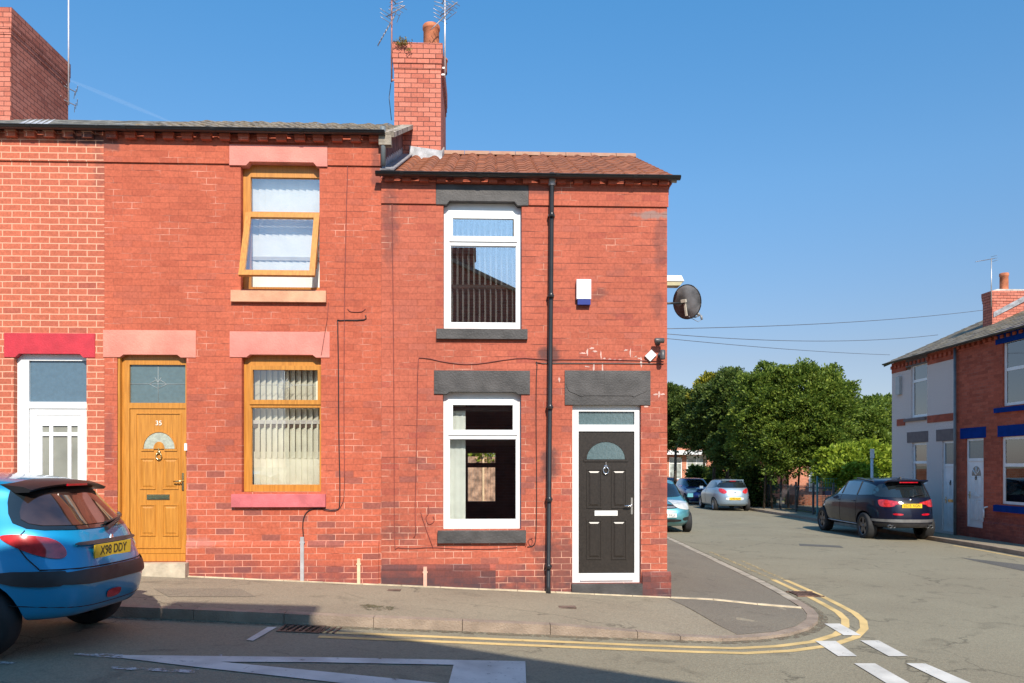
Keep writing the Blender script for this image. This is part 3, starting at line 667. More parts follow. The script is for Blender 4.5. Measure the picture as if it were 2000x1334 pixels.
def wsm(px, n=3):
    """Catmull-Rom through pixel points"""
    P = [Vector(p) for p in px]; out = []
    for i in range(len(P) - 1):
        p0, p1, p2, p3 = P[max(i - 1, 0)], P[i], P[i + 1], P[min(i + 2, len(P) - 1)]
        for k in range(n):
            t = k / n; out.append(.5 * ((2 * p1) + (p2 - p0) * t + (2 * p0 - 5 * p1 + 4 * p2 - p3) * t * t + (3 * p1 - p0 - 3 * p2 + p3) * t ** 3))
    out.append(P[-1]); return [tuple(q) for q in out]

Y = D
XA, XB, XC, XE = -8.2, MP(204), MP(745), MP(1303)
zAB = mainp(Y - .19)(740, 263)[1]           # underside of upper gutter
zC = mainp(Y - .19)(1040, 349)[1]
PITCH = math.tan(R(25.5)); RUN = 3.4; YB = Y + 2 * RUN
ybd = Y + .09                   # frame plane (front of frames)
# ================================================= corner house (right)
hc = thing('corner_house', 'red brick corner house with brown tiled roof, charcoal lintels and a black front door', 'house', (XC, Y, gz(0)), group='terraced brick houses along the main road')
W1 = rect(MP, 866, 393, 1019, 642); W2 = rect(MP, 865, 764, 1018, 1034); DR = rect(MP, 1118, 788, 1252, 1139)
zt = zC + .03
m = MB(); facade(m, XC, XE, -.6, zt, Y, [W1, W2, DR])
# brick bands standing proud under the eaves: plain band with its drip line, then dentils
zs = MP(1000, 401)[1]; zd = MP(1000, 361)[1]
L1 = rect(MP, 852, 362, 1032, 401)
for a, b in ((XC, L1[0] - .004), (L1[1] + .004, XE + .012)): m.box(a, b, Y - .022, Y - .0005, zs, zd - .001)
m.box(XC, XE + .012, Y - .024, Y - .0005, zd, zd + .09)
dentils(m, XC, XE + .02, Y - .025, zd + .000, zd + .082, .222, .11, .06)
m.box(XC, XE + .03, Y - .03, Y - .0005, zd + .101, zt)
# gable wall
XEb = XE + .285
pk = (Y + RUN, zt + RUN * PITCH - .02)
gp = [(XE, Y + .0006, -.6), (XEb, YB, -.6), (XEb, YB, zt), (XE + .143, pk[0], pk[1]), (XE, Y + .0006, zt)]
m.face(gp)
for k in range(9):                 # corbelled verge steps at the eaves corner
    pass
m.box(XE - .001, XE + .035, Y + .02, Y + .20, zd - .02, zt - .02); m.box(XE - .001, XE + .06, Y - .02, Y + .14, zd + .09, zt - .01); m.box(XE - .001, XE + .022, Y + .0, Y + .10, zd - .10, zd - .021)
# back wall with its window hole, party wall
BW = rect(mainp(YB), 913, 884, 968, 980); facade(m, XC, XEb, -.6, zt, YB, [BW], .1)
m.build('wall', B_main, hc, recalc=False)
# plinth
m = MB(); zp1 = MP(850, 1102)[1]; x1 = MP(968)
m.prism([(XC, Y - .03, -.5), (XC, Y - .03, zp1 - .05), (XC, Y - .0005, zp1), (XC, Y - .0005, -.5)], (x1 - XC, 0, 0))
a, b, c, d = rect(MP, 1253, 1116, 1308, 1166)
PLB = brick('plinth_brick', [(0, (.13, .05, .045)), (.5, (.22, .065, .05)), (1, (.36, .09, .06))], (.32, .22, .20), .0045, mfade=.6, soot=.5, low=(.36, .95, (.075, .045, .05)), rz=.05)
m.build('plinth', PLB, hc); m = MB()
m.prism([(a + .005, Y - .04, -.5), (a + .005, Y - .04, d - .05), (a + .005, Y - .0005, d), (a + .005, Y - .0005, -.5)], (XE + .04 - a, 0, 0))
m.box(XE + .001, XE + .04, Y + .0005, Y + 3, -.5, d - .05)
m.build('plinth', PLB, hc)
# roof
zr0 = zC + .075
tiles(hc, 'roof', XC + .02, XE + .11, Y - .10, zr0, Y + RUN, zr0 + (RUN + .1) * PITCH, tileR, .29, 11, .034, .145, per=10, lift=.010, jog=.0012, label='brown-red pantile front slope')
m = MB(); m.face([(XC, Y + RUN, zr0 + (RUN + .1) * PITCH), (XE + .25, Y + RUN, zr0 + (RUN + .1) * PITCH), (XEb + .11, YB + .1, zr0), (XC, YB + .1, zr0)])
m.build('back_roof', tileR, hc, recalc=False)
m = MB(); zr = zr0 + (RUN + .1) * PITCH; x = MP(860) - .2
while x < XE + .2:            # half-round ridge tiles bedded on mortar
    x2 = min(x + .44, XE + .26); n = 8
    pts = [(x, Y + RUN + .11 * math.cos(math.pi * i / n), zr - .035 + .095 * math.sin(math.pi * i / n) + (rnd.random() - .5) * .004) for i in range(n + 1)]
    m.prism(pts, (x2 - x - .008, 0, 0)); x = x2
m.build('ridge', mat('pale_ridge_tile', (.34, .17, .11), .85, .25, scale=5, bump=.5, col2=(.38, .23, .16)), hc)
m = MB()                       # mortared verge
vy = [(XE + .10, Y - .10, zr0 - .035), (XE + .245, Y + RUN, zr - .035)]
a, b = Vector(vy[0]), Vector(vy[1]); m.obox((a + b) / 2 - Vector((.03, 0, .005)), (.035, .001, 0), (b - a) / 2, Vector((0, -.02, .045)) * .6)
m.build('verge', mortarm, hc)
gutter(hc, XC - .05, XE + .13, Y - .145, zC + .065)
# lintels and sills
lintel(hc, L1[0], L1[1], L1[2], L1[3], Y, greyp, MP(877), MP(1006), .05, .02)
a = rect(MP, 848, 724, 1035, 770); lintel(hc, a[0], a[1], a[2], a[3], Y, greyp, MP(877), MP(1008), .03, .018)
a = rect(MP, 1103, 724, 1270, 791); lintel(hc, a[0], a[1], a[2], a[3], Y, greyp, proud=.016)
m = MB()                        # older capsule-ended facing on the door lintel
pts = [(a[0] + .1 - .08 * math.sin(math.pi * i / 8), (a[2] + a[3]) / 2 + .05 + .115 * math.cos(math.pi * i / 8)) for i in range(9)]
pts = pts + [(a[0] + .22, a[2] + .105), (a[0] + .25, a[2] + .12), (a[1] - .25, a[2] + .12), (a[1] - .22, a[2] + .105)] + [(a[1] - .1 + .08 * math.sin(math.pi * i / 8), (a[2] + a[3]) / 2 + .05 - .115 * math.cos(math.pi * i / 8)) for i in range(9)]
m.polyxz(pts, Y - .024, Y - .0161); m.box(a[0] + .52, a[0] + .526, Y - .026, Y - .0241, a[2] + .13, a[3] - .03)
m.build('lintel_facing', greyp, hc, bevel=.002)
a = rect(MP, 853, 641, 1030, 663); sill(hc, a[0], a[1], a[2], a[3], Y, greyp)
a = rect(MP, 855, 1034, 1027, 1060); sill(hc, a[0], a[1], a[2], a[3], Y, greyp)
def top_light_window(par, O, gt, gb, frm, pane, P=MP, yo=None, t=.052):
    """frame with a top casement over a fixed light; gt/gb = glass rectangles in picture units"""
    yo = ybd if yo is None else yo
    x0, x1, z0, z1 = O; T = rect(P, *gt); B = rect(P, *gb)
    m = MB(); xo0, xo1 = x0 + .003, x1 - .003
    m.box(xo0, B[0], yo, yo + .07, z0 + .003, z1 - .003); m.box(B[1], xo1, yo, yo + .07, z0 + .003, z1 - .003)
    m.box(B[0], B[1], yo, yo + .07, z0 + .003, B[2]); zt_ = (B[3] + T[2]) / 2 - .01
    m.box(B[0], B[1], yo, yo + .07, B[3], zt_ - .002); m.box(B[0], B[1], yo, yo + .07, T[3] + .05, z1 - .003)
    f = m.build('window', frm, par, bevel=.006)
    m = MB(); ringframe(m, B[0] - .012, B[1] + .012, zt_, T[3] + .055, yo - .016, yo + .035, T[0] - B[0] + .012, T[2] - zt_, .055); m.build('casement', frm, f, bevel=.006)
    m = MB(); ringframe(m, B[0] - .001, B[1] + .001, B[2] - .001, B[3] + .001, yo + .012, yo + .05, .008); m.build('bead', frm, f)
    m = MB(); m.box(T[0], T[1], yo + .01, yo + .014, T[2], T[3]); m.mi(0).box(B[0], B[1], yo + .03, yo + .034, B[2], B[3]); m.build('pane', pane, f)
    return f, T, B
w, T, B = top_light_window(hc, W1, (884, 423, 1002, 458), (879, 476, 1009, 628), white, PaneSky)
m = MB(); slats(m, B[0] - .02, B[1] + .05, B[2] - .02, T[3] + .05, ybd + .16, .0735, R(77), .088); m.box(B[0], B[1], ybd + .13, ybd + .17, T[3] + .03, T[3] + .06); m.build('blind', blindw, w)
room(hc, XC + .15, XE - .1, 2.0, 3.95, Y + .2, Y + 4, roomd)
w, T, B = top_light_window(hc, W2, (884, 790, 1002, 839), (877, 857, 1009, 1016), white, Pane)
m = MB(); cx0, cx1 = B[0] - .03, MP(908)
for i in range(6):
    a = cx0 + (cx1 - cx0) * i / 6; m.obox((a + .02, ybd + .15, (W2[2] + W2[3]) / 2), (.022, .004 * (1 if i % 2 else -1), 0), (0, .0012, 0), (0, 0, .9))
m.build('blind', curt, w)
hx0, hx1 = MP(1100) - .15, 0
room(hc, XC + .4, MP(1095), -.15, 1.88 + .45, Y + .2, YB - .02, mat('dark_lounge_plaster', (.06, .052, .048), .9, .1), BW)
m = MB(); ringframe(m, BW[0] - .02, BW[1] + .02, BW[2] - .02, BW[3] + .02, YB + .02, YB + .08, .03)
zz = rect(mainp(YB), 913, 904, 968, 913); m.box(BW[0], BW[1], YB - .01, YB + .07, zz[2], zz[3]); m.build('back_window', blackp, hc)
# door
def_y = Y + .06
fx0, fx1, fz0, fz1 = DR
m = MB(); G1 = rect(MP, 1131, 803, 1240, 829); LF = rect(MP, 1131, 842, 1241, 1121)
m.box(fx0 + .002, LF[0], def_y, def_y + .07, fz0, fz1 - .002); m.box(LF[1], fx1 - .002, def_y, def_y + .07, fz0, fz1 - .002)
m.box(LF[0], LF[1], def_y, def_y + .07, LF[3], G1[2]); m.box(LF[0], LF[1], def_y, def_y + .07, G1[3], fz1 - .002)
m.box(LF[0], LF[1], def_y, def_y + .07, fz0, LF[2]); m.box(LF[0] + .02, LF[1] - .02, def_y - .025, def_y - .0005, fz0 + .03, fz0 + .045)
dfr = m.build('door_frame', white, hc, bevel=.006)
m = MB(); m.box(G1[0], G1[1], def_y + .03, def_y + .035, G1[2], G1[3]); m.build('pane', PaneFr, dfr)
m = MB(); dy = def_y + .02; m.box(LF[0] + .004, LF[1] - .004, dy, dy + .04, LF[2] + .004, LF[3] - .004)
for u0, v0, u1, v1 in ((1147, 916, 1177, 993), (1196, 916, 1226, 993), (1147, 1016, 1177, 1094), (1196, 1016, 1226, 1094)):
    q = rect(MP, u0, v0, u1, v1); raised_panel(m, q[0], q[1], q[2], q[3], dy - .0005, .014, .010)
q = rect(MP, 1146, 862, 1224, 897); A = arch(q[0] - .012, q[1] + .012, q[2], q[3] + .015); A2 = arch(q[0] + .006, q[1] - .006, q[2], q[3] - .004)
for i in range(len(A) - 1): m.prism([(A[i][0], dy - .012, A[i][1]), (A[i + 1][0], dy - .012, A[i + 1][1]), (A2[i + 1][0], dy - .012, A2[i + 1][1]), (A2[i][0], dy - .012, A2[i][1])], (0, .0115, 0))
m.box(q[0] - .03, q[1] + .03, dy - .013, dy - .0005, q[2] - .03, q[2] - .004)
dl = m.build('door', blackd, hc, bevel=.0025, label='black panelled front door with an arched light')
m = MB(); m.polyxz(arch(q[0] + .01, q[1] - .01, q[2], q[3] - .006), dy - .006, dy - .001); m.build('fan_light', PaneFr, dl)
knocker(dl, MP(1185), MP(1185, 917)[1], dy, chrome, 1.15); lever(dl, MP(1236), MP(1236, 988)[1], dy - .0005, chrome, -1, .115)
q = rect(MP, 1163, 998, 1208, 1008); letterbox(dl, q[0], q[1], q[2], q[3], dy - .0005, mat('satin_white_letterbox', (.8, .79, .76), .25, .02))
m = MB(); m.box(fx0 - .01, fx1 + .012, Y - .045, Y + .12, -.5, fz0 - .004); m.build('doorstep', greyp, hc, bevel=.006)
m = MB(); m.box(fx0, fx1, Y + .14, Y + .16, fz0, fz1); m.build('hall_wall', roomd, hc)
# white filler left in the joints round the door lintel
m = MB(); rr = random.Random(11)
for u, v in [(1139, 690), (1147, 688), (1158, 680), (1163, 686), (1175, 694), (1180, 700), (1222, 684), (1230, 690), (1240, 696), (1248, 700), (1253, 707), (1190, 702), (1200, 703), (1212, 703), (1145, 716), (1178, 718), (1160, 717), (1092, 741), (1280, 770), (1287, 769), (1294, 770), (1262, 786), (1264, 794)]:
    x, z = MP(u, v); x += rr.uniform(-.01, .01); wd, hh = (rr.uniform(.02, .06), rr.uniform(.008, .014)) if rr.random() < .6 else (rr.uniform(.01, .018), rr.uniform(.03, .07))
    n = 13; m.polyxz([(x + wd * .75 * math.cos(2 * math.pi * i / n) * rr.uniform(.45, 1.3), z + hh * math.sin(2 * math.pi * i / n) * rr.uniform(.45, 1.4)) for i in range(n)], Y - .0025, Y - .0003)
    m.build('white_filler', mat('white_filler_paint', (.64, .42, .36), .9, .15), hc); m = MB()

# ================================================= middle house
hb = thing('painted_brick_house', 'red painted brick terraced house with golden oak door and windows and salmon lintels', 'house', (XB, Y, gz(-3)), group='terraced brick houses along the main road')
V1 = rect(MP, 470, 317, 624, 565); V2 = rect(MP, 472, 692, 627, 961); DB = rect(MP, 229, 692, 364, 1098)
zt2 = zAB + .03
m = MB(); facade(m, XB, XC - .001, -.5, zt2, Y, [V1, V2, DB])
zs2 = MP(400, 320)[1]; zd2 = MP(400, 278)[1]; L2 = rect(MP, 449, 285, 640, 325)
for a, b in ((XB, L2[0] - .004), (L2[1] + .004, XC)): m.box(a, b, Y - .022, Y - .0005, zs2, zd2 - .001)
m.box(XB, XC, Y - .024, Y - .0005, zd2, zd2 + .1)
dentils(m, XB, XC, Y - .025, zd2 + .006, zd2 + .092, .2367, .125, .06)
m.box(XB, XC, Y - .03, Y - .0005, zd2 + .101, zt2)
# gable wall rising over the lower corner house roof
pk2 = zt2 + RUN * PITCH
m.face([(XC + .0005, Y + .0005, 0), (XC + .0005, YB, 0), (XC + .0005, YB, zt2), (XC + .0005, Y + RUN, pk2), (XC + .0005, Y + .0005, zt2)])
m.face([(XB, YB, -.5), (XC, YB, -.5), (XC, YB, zt2), (XB, YB, zt2)])
m.build('wall', B_paint, hb, recalc=False)
m = MB(); zp = MP(560, 1056)[1]
m.prism([(DB[1] + .005, Y - .035, -.5), (DB[1] + .005, Y - .035, zp - .055), (DB[1] + .005, Y - .0005, zp), (DB[1] + .005, Y - .0005, -.5)], (XC - .04 - DB[1], 0, 0)); m.build('plinth', B_paint, hb); m = MB()
m.prism([(XB + .005, Y - .035, -.5), (XB + .005, Y - .035, zp - .055), (XB + .005, Y - .0005, zp), (XB + .005, Y - .0005, -.5)], (DB[0] - XB - .01, 0, 0))
m.build('plinth', B_paint, hb)
zg = zAB + .045
PAB = math.tan(R(25.1))
tiles(hb, 'roof', XB, XC + .16, Y - .10, zg + .015, Y + RUN, zg + .015 + (RUN + .1) * PAB, tileG, .30, 11, .020, 0, lift=.022, jog=.006)
m = MB(); zz = zg + .015 + (RUN + .1) * PAB; m.face([(XB, Y + RUN, zz), (XC + .1, Y + RUN, zz), (XC + .1, YB + .1, zg), (XB, YB + .1, zg)]); m.build('back_roof', tileG, hb, recalc=False)
m = MB(); a = Vector((XC + .09, Y - .12, zg - .01)); b = Vector((XC + .09, Y + RUN, zg + (RUN + .12) * PITCH - .01))     # cement-bedded verge overhang
m.obox((a + b) / 2, (.09, 0, 0), (b - a) / 2, Vector((0, -.012, .028))); m.box(XC - .02, XC + .14, Y - .12, Y - .02, zg - .14, zg - .02); m.build('verge', mat('weathered_cement', (.40, .34, .27), .95, .3, bump=.9, bscale=40), hb)
m = MB()                        # stepped lead flashing where the lower roof meets the gable
n = 15
for i in range(n):
    s = i / n; y_ = Y + s * RUN; z_ = zr0 + (y_ + .1 - Y) * PITCH + .03
    m.prism([(XC + .005, y_, z_), (XC + .005, y_ + RUN / n * 1.15, z_ + RUN / n * PITCH), (XC + .005, y_ + RUN / n * 1.0, z_ + .11 + RUN / n * PITCH), (XC + .005, y_ + .02, z_ + .15)], (.006, 0, 0))
a = Vector((XC + .08, Y - .08, zr0 + .06)); b = Vector((XC + .08, Y + RUN, zr0 + .06 + (RUN + .08) * PITCH)); m.obox((a + b) / 2, (.09, 0, 0), (b - a) / 2, Vector((0, -.004, .008)))
m.build('lead_flashing', mat('bright_lead', (.30, .30, .32), .5, .2, scale=9, bump=.4), hb)
m = MB()                        # hanging slates on the exposed gable
for i in range(44):
    y_ = Y + .05 + i * RUN * .98 / 44; zt_ = zg - .02 + (y_ + .1 - Y) * PITCH
    m.box(XC + .002, XC + .006 + (i % 2) * .004, y_, y_ + RUN / 44 * .92, zt_ - .46, zt_ - .03)
m.build('gable_cladding', mat('purple_brown_cladding', (.20, .10, .095), .8, .3, scale=8, bump=.4), hb)
gutter(hb, XB + .0, XC + .06, Y - .145, zAB + .055, brackets=1.1)
lintel(hb, L2[0], L2[1], L2[2], L2[3], Y, pink, MP(487), MP(614), .05, .024)
a = rect(MP, 449, 648, 644, 698); lintel(hb, a[0], a[1], a[2], a[3], Y, pink, MP(487), MP(612), .035, .01)
a = rect(MP, 202, 645, 383, 698); lintel(hb, a[0], a[1], a[2], a[3], Y, peach, MP(240), MP(348), .035, .01, label='peach painted door lintel')
a = rect(MP, 453, 566, 638, 591); sill(hb, a[0], a[1], a[2], a[3], Y, sillp, label='plain sandstone coloured sill')
a = rect(MP, 454, 963, 637, 990); sill(hb, a[0], a[1], a[2], a[3], Y, rose, label='rose painted sill')
# upper window: fixed top light, sash hung open at the bottom
yw = Y + .10
x0, x1, z0, z1 = V1; T = rect(MP, 485, 341, 621, 409)
m = MB(); m.box(x0 + .003, T[0], yw, yw + .07, z0 + .003, z1 - .003); m.box(T[1], x1 - .003, yw, yw + .07, z0 + .003, z1 - .003)
m.box(T[0], T[1], yw, yw + .07, T[3], z1 - .003); m.box(T[0], T[1], yw, yw + .07, T[2] - .035, T[2]); m.box(T[0], T[1], yw, yw + .07, z0 + .003, z0 + .05)
wf = m.build('window', brownw, hb, bevel=.006)
m = MB(); m.box(T[0], T[1], yw + .03, yw + .034, T[2], T[3]); m.build('pane', PaneM, wf)
# sash: local frame tilted about its top edge
zt_, zb_ = T[2] - .036, z0 + .06; H = zt_ - zb_; ang = math.asin(.30 / H); sx0, sx1 = x0 + .045, x1 - .01
def sash_pts(m, q0, q1, h0, h1, d0, d1):
    """box in sash space: x, distance down the sash, thickness outward"""
    dn = Vector((0, -math.sin(ang), -math.cos(ang))); ou = Vector((0, -math.cos(ang), math.sin(ang))); o = Vector((0, yw - .002, zt_))
    c = o + dn * (h0 + h1) / 2 + ou * (d0 + d1) / 2 + Vector(((q0 + q1) / 2, 0, 0))
    m.obox(c, ((q1 - q0) / 2, 0, 0), dn * ((h1 - h0) / 2), ou * ((d1 - d0) / 2))
m = MB(); tk = .072
sash_pts(m, sx0, sx0 + tk, 0, H, 0, .045); sash_pts(m, sx1 - tk, sx1, 0, H, 0, .045); sash_pts(m, sx0 + tk, sx1 - tk, 0, tk, 0, .045); sash_pts(m, sx0 + tk, sx1 - tk, H - tk, H, 0, .045)
m.build('open_sash', brownw, wf, bevel=.006)
m = MB(); sash_pts(m, sx0 + tk, sx1 - tk, tk, H - tk, .02, .024); m.build('pane', PaneM, wf)
m = MB(); m.obox(((sx1 - .02), yw - .07, (zt_ + zb_) / 2 - .1), (.004, 0, 0), Vector((0, -.08, -.17)), (0, .006, -.003)); m.build('stay', chrome, wf)
m = MB(); slats(m, T[0] - .02, T[1] + .05, z0 + .02, z1 - .04, yw + .14, .088, R(12), .092); m.build('blind', blindw, wf)
room(hb, XB + .2, XC - .2, 2.2, 4.3, Y + .22, Y + 3, rooml)
wf, T, B = top_light_window(hb, V2, (490, 721, 613, 780), (486, 795, 622, 948), brownw, Pane, yo=Y + .09)
m = MB(); slats(m, B[0], B[1] + .04, B[2] + .35, T[3] + .03, Y + .24, .0765, R(-31), .088); slats(m, B[0], B[1] + .04, B[2] - .02, B[2] + .3495, Y + .24, .0765, R(-12), .088); m.build('blind', blindg, wf)
m = MB(); m.box(B[0] - .03, B[1] + .03, Y + .3, Y + .32, B[2] - .1, B[2] + .44); m.build('net_curtain', blindg, wf)
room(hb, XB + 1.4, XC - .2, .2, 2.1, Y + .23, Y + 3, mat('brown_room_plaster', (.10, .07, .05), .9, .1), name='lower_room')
# lead cames in the top lights
def came(par, T, y, r=.0035):
    m = MB(); cx = (T[0] + T[1]) / 2; cz = (T[2] + T[3]) / 2
    m.tube([(cx, y, T[2]), (cx, y, T[3])], r, 5); m.tube([(T[0], y, cz), (T[1], y, cz)], r, 5)
    for s in (1, -1):
        m.tube([(cx + s * .11, y, cz), (cx + s * .03, y, cz + .05), (cx, y, cz + .02), (cx - s * .04, y, cz + .085)], r, 5); m.tube([(cx + s * .11, y, cz), (cx, y, cz - .06)], r, 5)
    m.build('lead_came', mat('grey_lead_came', (.35, .37, .37), .4, .1), par)
came(wf, T, Y + .097)
# door
dy0 = Y + .07; G1 = rect(MP, 248, 711, 357, 786)
m = MB(); x0, x1, z0, z1 = DB
LX0, LX1, LZ0, LZ1 = MP(248), MP(358), MP(300, 1083)[1], MP(300, 797)[1]
m.box(x0 + .003, LX0, dy0, dy0 + .07, z0 + .003, z1 - .003); m.box(LX1, x1 - .003, dy0, dy0 + .07, z0 + .003, z1 - .003)
m.box(LX0, LX1, dy0, dy0 + .07, G1[3], z1 - .003); m.box(LX0, LX1, dy0, dy0 + .07, LZ1, G1[2]); m.box(LX0, LX1, dy0 - .01, dy0 + .07, z0 + .003, LZ0)
m.box(x0 + .003, x0 + .03, Y + .01, dy0 - .001, z0 + .003, z1 - .003)
dfr = m.build('door_frame', brownw, hb, bevel=.006)
m = MB(); m.box(G1[0], G1[1], dy0 + .03, dy0 + .035, G1[2], G1[3]); m.build('pane', PaneFr, dfr); came(dfr, G1, dy0 + .027, .003)
m = MB(); dy = dy0 + .012; m.box(LX0 + .004, LX1 - .004, dy, dy + .04, LZ0 + .004, LZ1 - .004)
for q in ((MP(260), MP(349), MP(300, 1072)[1], MP(300, 806)[1]),):
    b = .012
    for s in ((q[0], q[1], q[2], q[2] + b), (q[0], q[1], q[3] - b, q[3]), (q[0], q[0] + b, q[2] + b, q[3] - b), (q[1] - b, q[1], q[2] + b, q[3] - b)): m.box(s[0], s[1], dy - .012, dy - .0005, s[2], s[3])
for u0, v0, u1, v1 in ((268, 894, 299, 956), (313, 894, 344, 956), (268, 986, 299, 1048), (313, 986, 344, 1048)):
    q = rect(MP, u0, v0, u1, v1); raised_panel(m, q[0], q[1], q[2], q[3], dy - .0005, .013, .010)
q = rect(MP, 274, 843, 338, 876); A = arch(q[0] - .012, q[1] + .012, q[2], q[3] + .012); A2 = arch(q[0] + .006, q[1] - .006, q[2], q[3] - .004)
for i in range(len(A) - 1): m.prism([(A[i][0], dy - .014, A[i][1]), (A[i + 1][0], dy - .014, A[i + 1][1]), (A2[i + 1][0], dy - .014, A2[i + 1][1]), (A2[i][0], dy - .014, A2[i][1])], (0, .0135, 0))
m.box(q[0] - .02, q[0] + .14, dy - .013, dy - .0005, q[2] - .03, q[2] - .004); m.box(q[1] - .14, q[1] + .02, dy - .013, dy - .0005, q[2] - .03, q[2] - .004)
m.polyxz(arch((q[0] + q[1]) / 2 - .07, (q[0] + q[1]) / 2 + .07, q[2] - .004, q[2] + .09), dy - .016, dy - .0005)
dl = m.build('door', brownw, hb, bevel=.0025, label='golden oak panelled door with a half-round light')
m = MB(); m.polyxz(arch(q[0] + .01, q[1] - .01, q[2], q[3] - .006), dy - .006, dy - .001)
m.build('fan_light', mat('pale_obscured_glass', (.42, .44, .36), .2, .1, scale=30, bump=.3), dl)
knocker(dl, MP(306), MP(306, 889)[1], dy, brass, 1.1); lever(dl, MP(353), MP(353, 940)[1], dy - .0005, brass, -1, .12)
q = rect(MP, 282, 966, 327, 976); letterbox(dl, q[0], q[1], q[2], q[3], dy - .0005, brass)
fr = Matrix.Rotation(R(90), 3, 'X')
text_mesh('35', .085, 'house_number', mat('white_door_numeral', (.85, .83, .75), .3, .02), dl, (MP(305), dy - .004, MP(305, 826)[1]), fr, .003)
m = MB(); q = rect(MP, 262, 1098, 371, 1124); m.box(q[0], q[1], Y - .16, Y + .10, -.4, q[3]); m.build('doorstep', stone, hb, bevel=.012)
m = MB(); m.box(x0, x1, Y + .15, Y + .17, z0, z1); m.build('hall_wall', roomd, hb)
m = MB(); m.box(MP(361), MP(366), Y - .02, Y - .0005, MP(363, 880)[1], MP(363, 866)[1]); m.build('doorbell', white, hb, bevel=.003)

# ================================================= left house
ha = thing('pale_mortar_brick_house', 'repointed red brick terraced house with pale mortar, crimson lintel and white door', 'house', (XA, Y, gz(-7)), group='terraced brick houses along the main road')
DA = rect(MP, 27, 690, 169, 1100); DA = (DA[0], DA[1], gz(-6.3) + .03, DA[3])
m = MB(); UW = rect(MP, -166, 330, -16, 565); LW = rect(MP, -166, 700, -16, 961); facade(m, XA, XB - .001, -.3, zt2, Y, [DA, UW, LW])
zs3, zd3 = zs2, zd2
m.box(XA, XB, Y - .022, Y - .0005, zs3, zd3 - .001); m.box(XA, XB, Y - .024, Y - .0005, zd3, zd3 + .1); dentils(m, XA, XB, Y - .025, zd3 + .006, zd3 + .092, .2367, .125, .06); m.box(XA, XB, Y - .03, Y - .0005, zd3 + .101, zt2)
m.face([(XA, YB, -.5), (XB, YB, -.5), (XB, YB, zt2), (XA, YB, zt2)])
m.face([(XA, Y, -.5), (XA, YB, -.5), (XA, YB, zt2), (XA, Y + RUN, pk2), (XA, Y, zt2)])
m.build('wall', B_new, ha, recalc=False)
tiles(ha, 'roof', XA, XB - .002, Y - .10, zg + .015, Y + RUN, zg + .015 + (RUN + .1) * PAB, mat('smooth_grey_slate', (.26, .26, .25), .6, .25, scale=5, bump=.3), .25, 14, .0, 0, lift=.01, jog=.003)
m = MB(); m.face([(XA, Y + RUN, zz), (XB, Y + RUN, zz), (XB, YB + .1, zg), (XA, YB + .1, zg)]); m.build('back_roof', tileG, ha, recalc=False)
gutter(ha, XA, XB - .01, Y - .145, zAB + .055, brackets=1.1)
a = rect(MP, 9, 651, 186, 698); lintel(ha, a[0], a[1], a[2], a[3], Y, crim, MP(36), MP(158), .045, .012)
x0, x1, z0, z1 = DA; G1 = rect(MP, 50, 703, 166, 784); dy0 = Y + .07
m = MB(); m.box(x0 + .003, G1[0], dy0, dy0 + .07, z0, z1 - .003); m.box(G1[1], x1 - .003, dy0, dy0 + .07, z0, z1 - .003); m.box(G1[0], G1[1], dy0, dy0 + .07, G1[3], z1 - .003)
ld1 = MP(100, 797)[1]; m.box(G1[0], G1[1], dy0, dy0 + .07, ld1, G1[2]); m.box(G1[0], G1[1], dy0, dy0 + .07, z0, z0 + .06)
dfr = m.build('door_frame', white, ha, bevel=.006); m = MB(); m.box(G1[0], G1[1], dy0 + .03, dy0 + .035, G1[2], G1[3]); m.build('pane', PaneFr2, dfr)
m = MB(); dy = dy0 + .015
us = (55, 75, 89, 96, 125, 132, 145, 163); gx = [MP(u) for u in us]; zr_ = [MP(110, v)[1] for v in (1000, 851, 844, 831)]
lz0 = z0 + .062; m.box(G1[0] + .004, gx[1], dy, dy + .045, lz0, ld1 - .004); m.box(gx[6], G1[1] - .004, dy, dy + .045, lz0, ld1 - .004)
m.box(gx[1], gx[6], dy, dy + .045, lz0, zr_[0]); m.box(gx[1], gx[6], dy, dy + .045, zr_[3], ld1 - .004); m.box(gx[1], gx[6], dy, dy + .04, zr_[1], zr_[2])
for a, b in ((gx[2], gx[3]), (gx[4], gx[5])): m.box(a, b, dy + .001, dy + .041, zr_[0], zr_[1]); m.box(a, b, dy + .001, dy + .041, zr_[2], zr_[3])
q0, q1, q2, q3 = MP(62), MP(154), MP(100, 1080)[1], MP(100, 808)[1]
for s in ((q0, q1, q3 - .012, q3), (q0, q0 + .012, lz0 + .1, q3 - .012), (q1 - .012, q1, lz0 + .1, q3 - .012)): m.box(s[0], s[1], dy - .008, dy - .0005, s[2], s[3])
dl = m.build('door', white, ha, bevel=.004, label='white door with six narrow panes')
m = MB(); m.box(gx[1], gx[6], dy + .02, dy + .024, zr_[0], zr_[3]); m.build('pane', mat('frosted_grey_glass', (.26, .26, .22), .25, .10, scale=3, bump=.1), dl)
m = MB(); m.box(x0, x1, Y + .15, Y + .17, z0, z1); m.build('hall_wall', roomd, ha)
m = MB(); m.box(x0 - .1, x1 + .1, Y - .16, Y + .06, -.3, z0 - .002); m.build('doorstep', stone, ha, bevel=.01)
for O_, dv in ((UW, -382), (LW, 0)):
    top_light_window(ha, O_, (-146, 721 + dv, -34, 780 + dv), (-152, 795 + dv, -30, 945 + dv), white, PaneM, yo=Y + .09)
    a = (O_[0] - .07, O_[1] + .07); lintel(ha, a[0], a[1], O_[3], O_[3] + .28, Y, crim); sill(ha, a[0], a[1], O_[2] - .17, O_[2], Y, crim)
room(ha, XA + .3, MP(0), .3, 4.2, Y + .22, Y + 3, roomd)
m = MB()
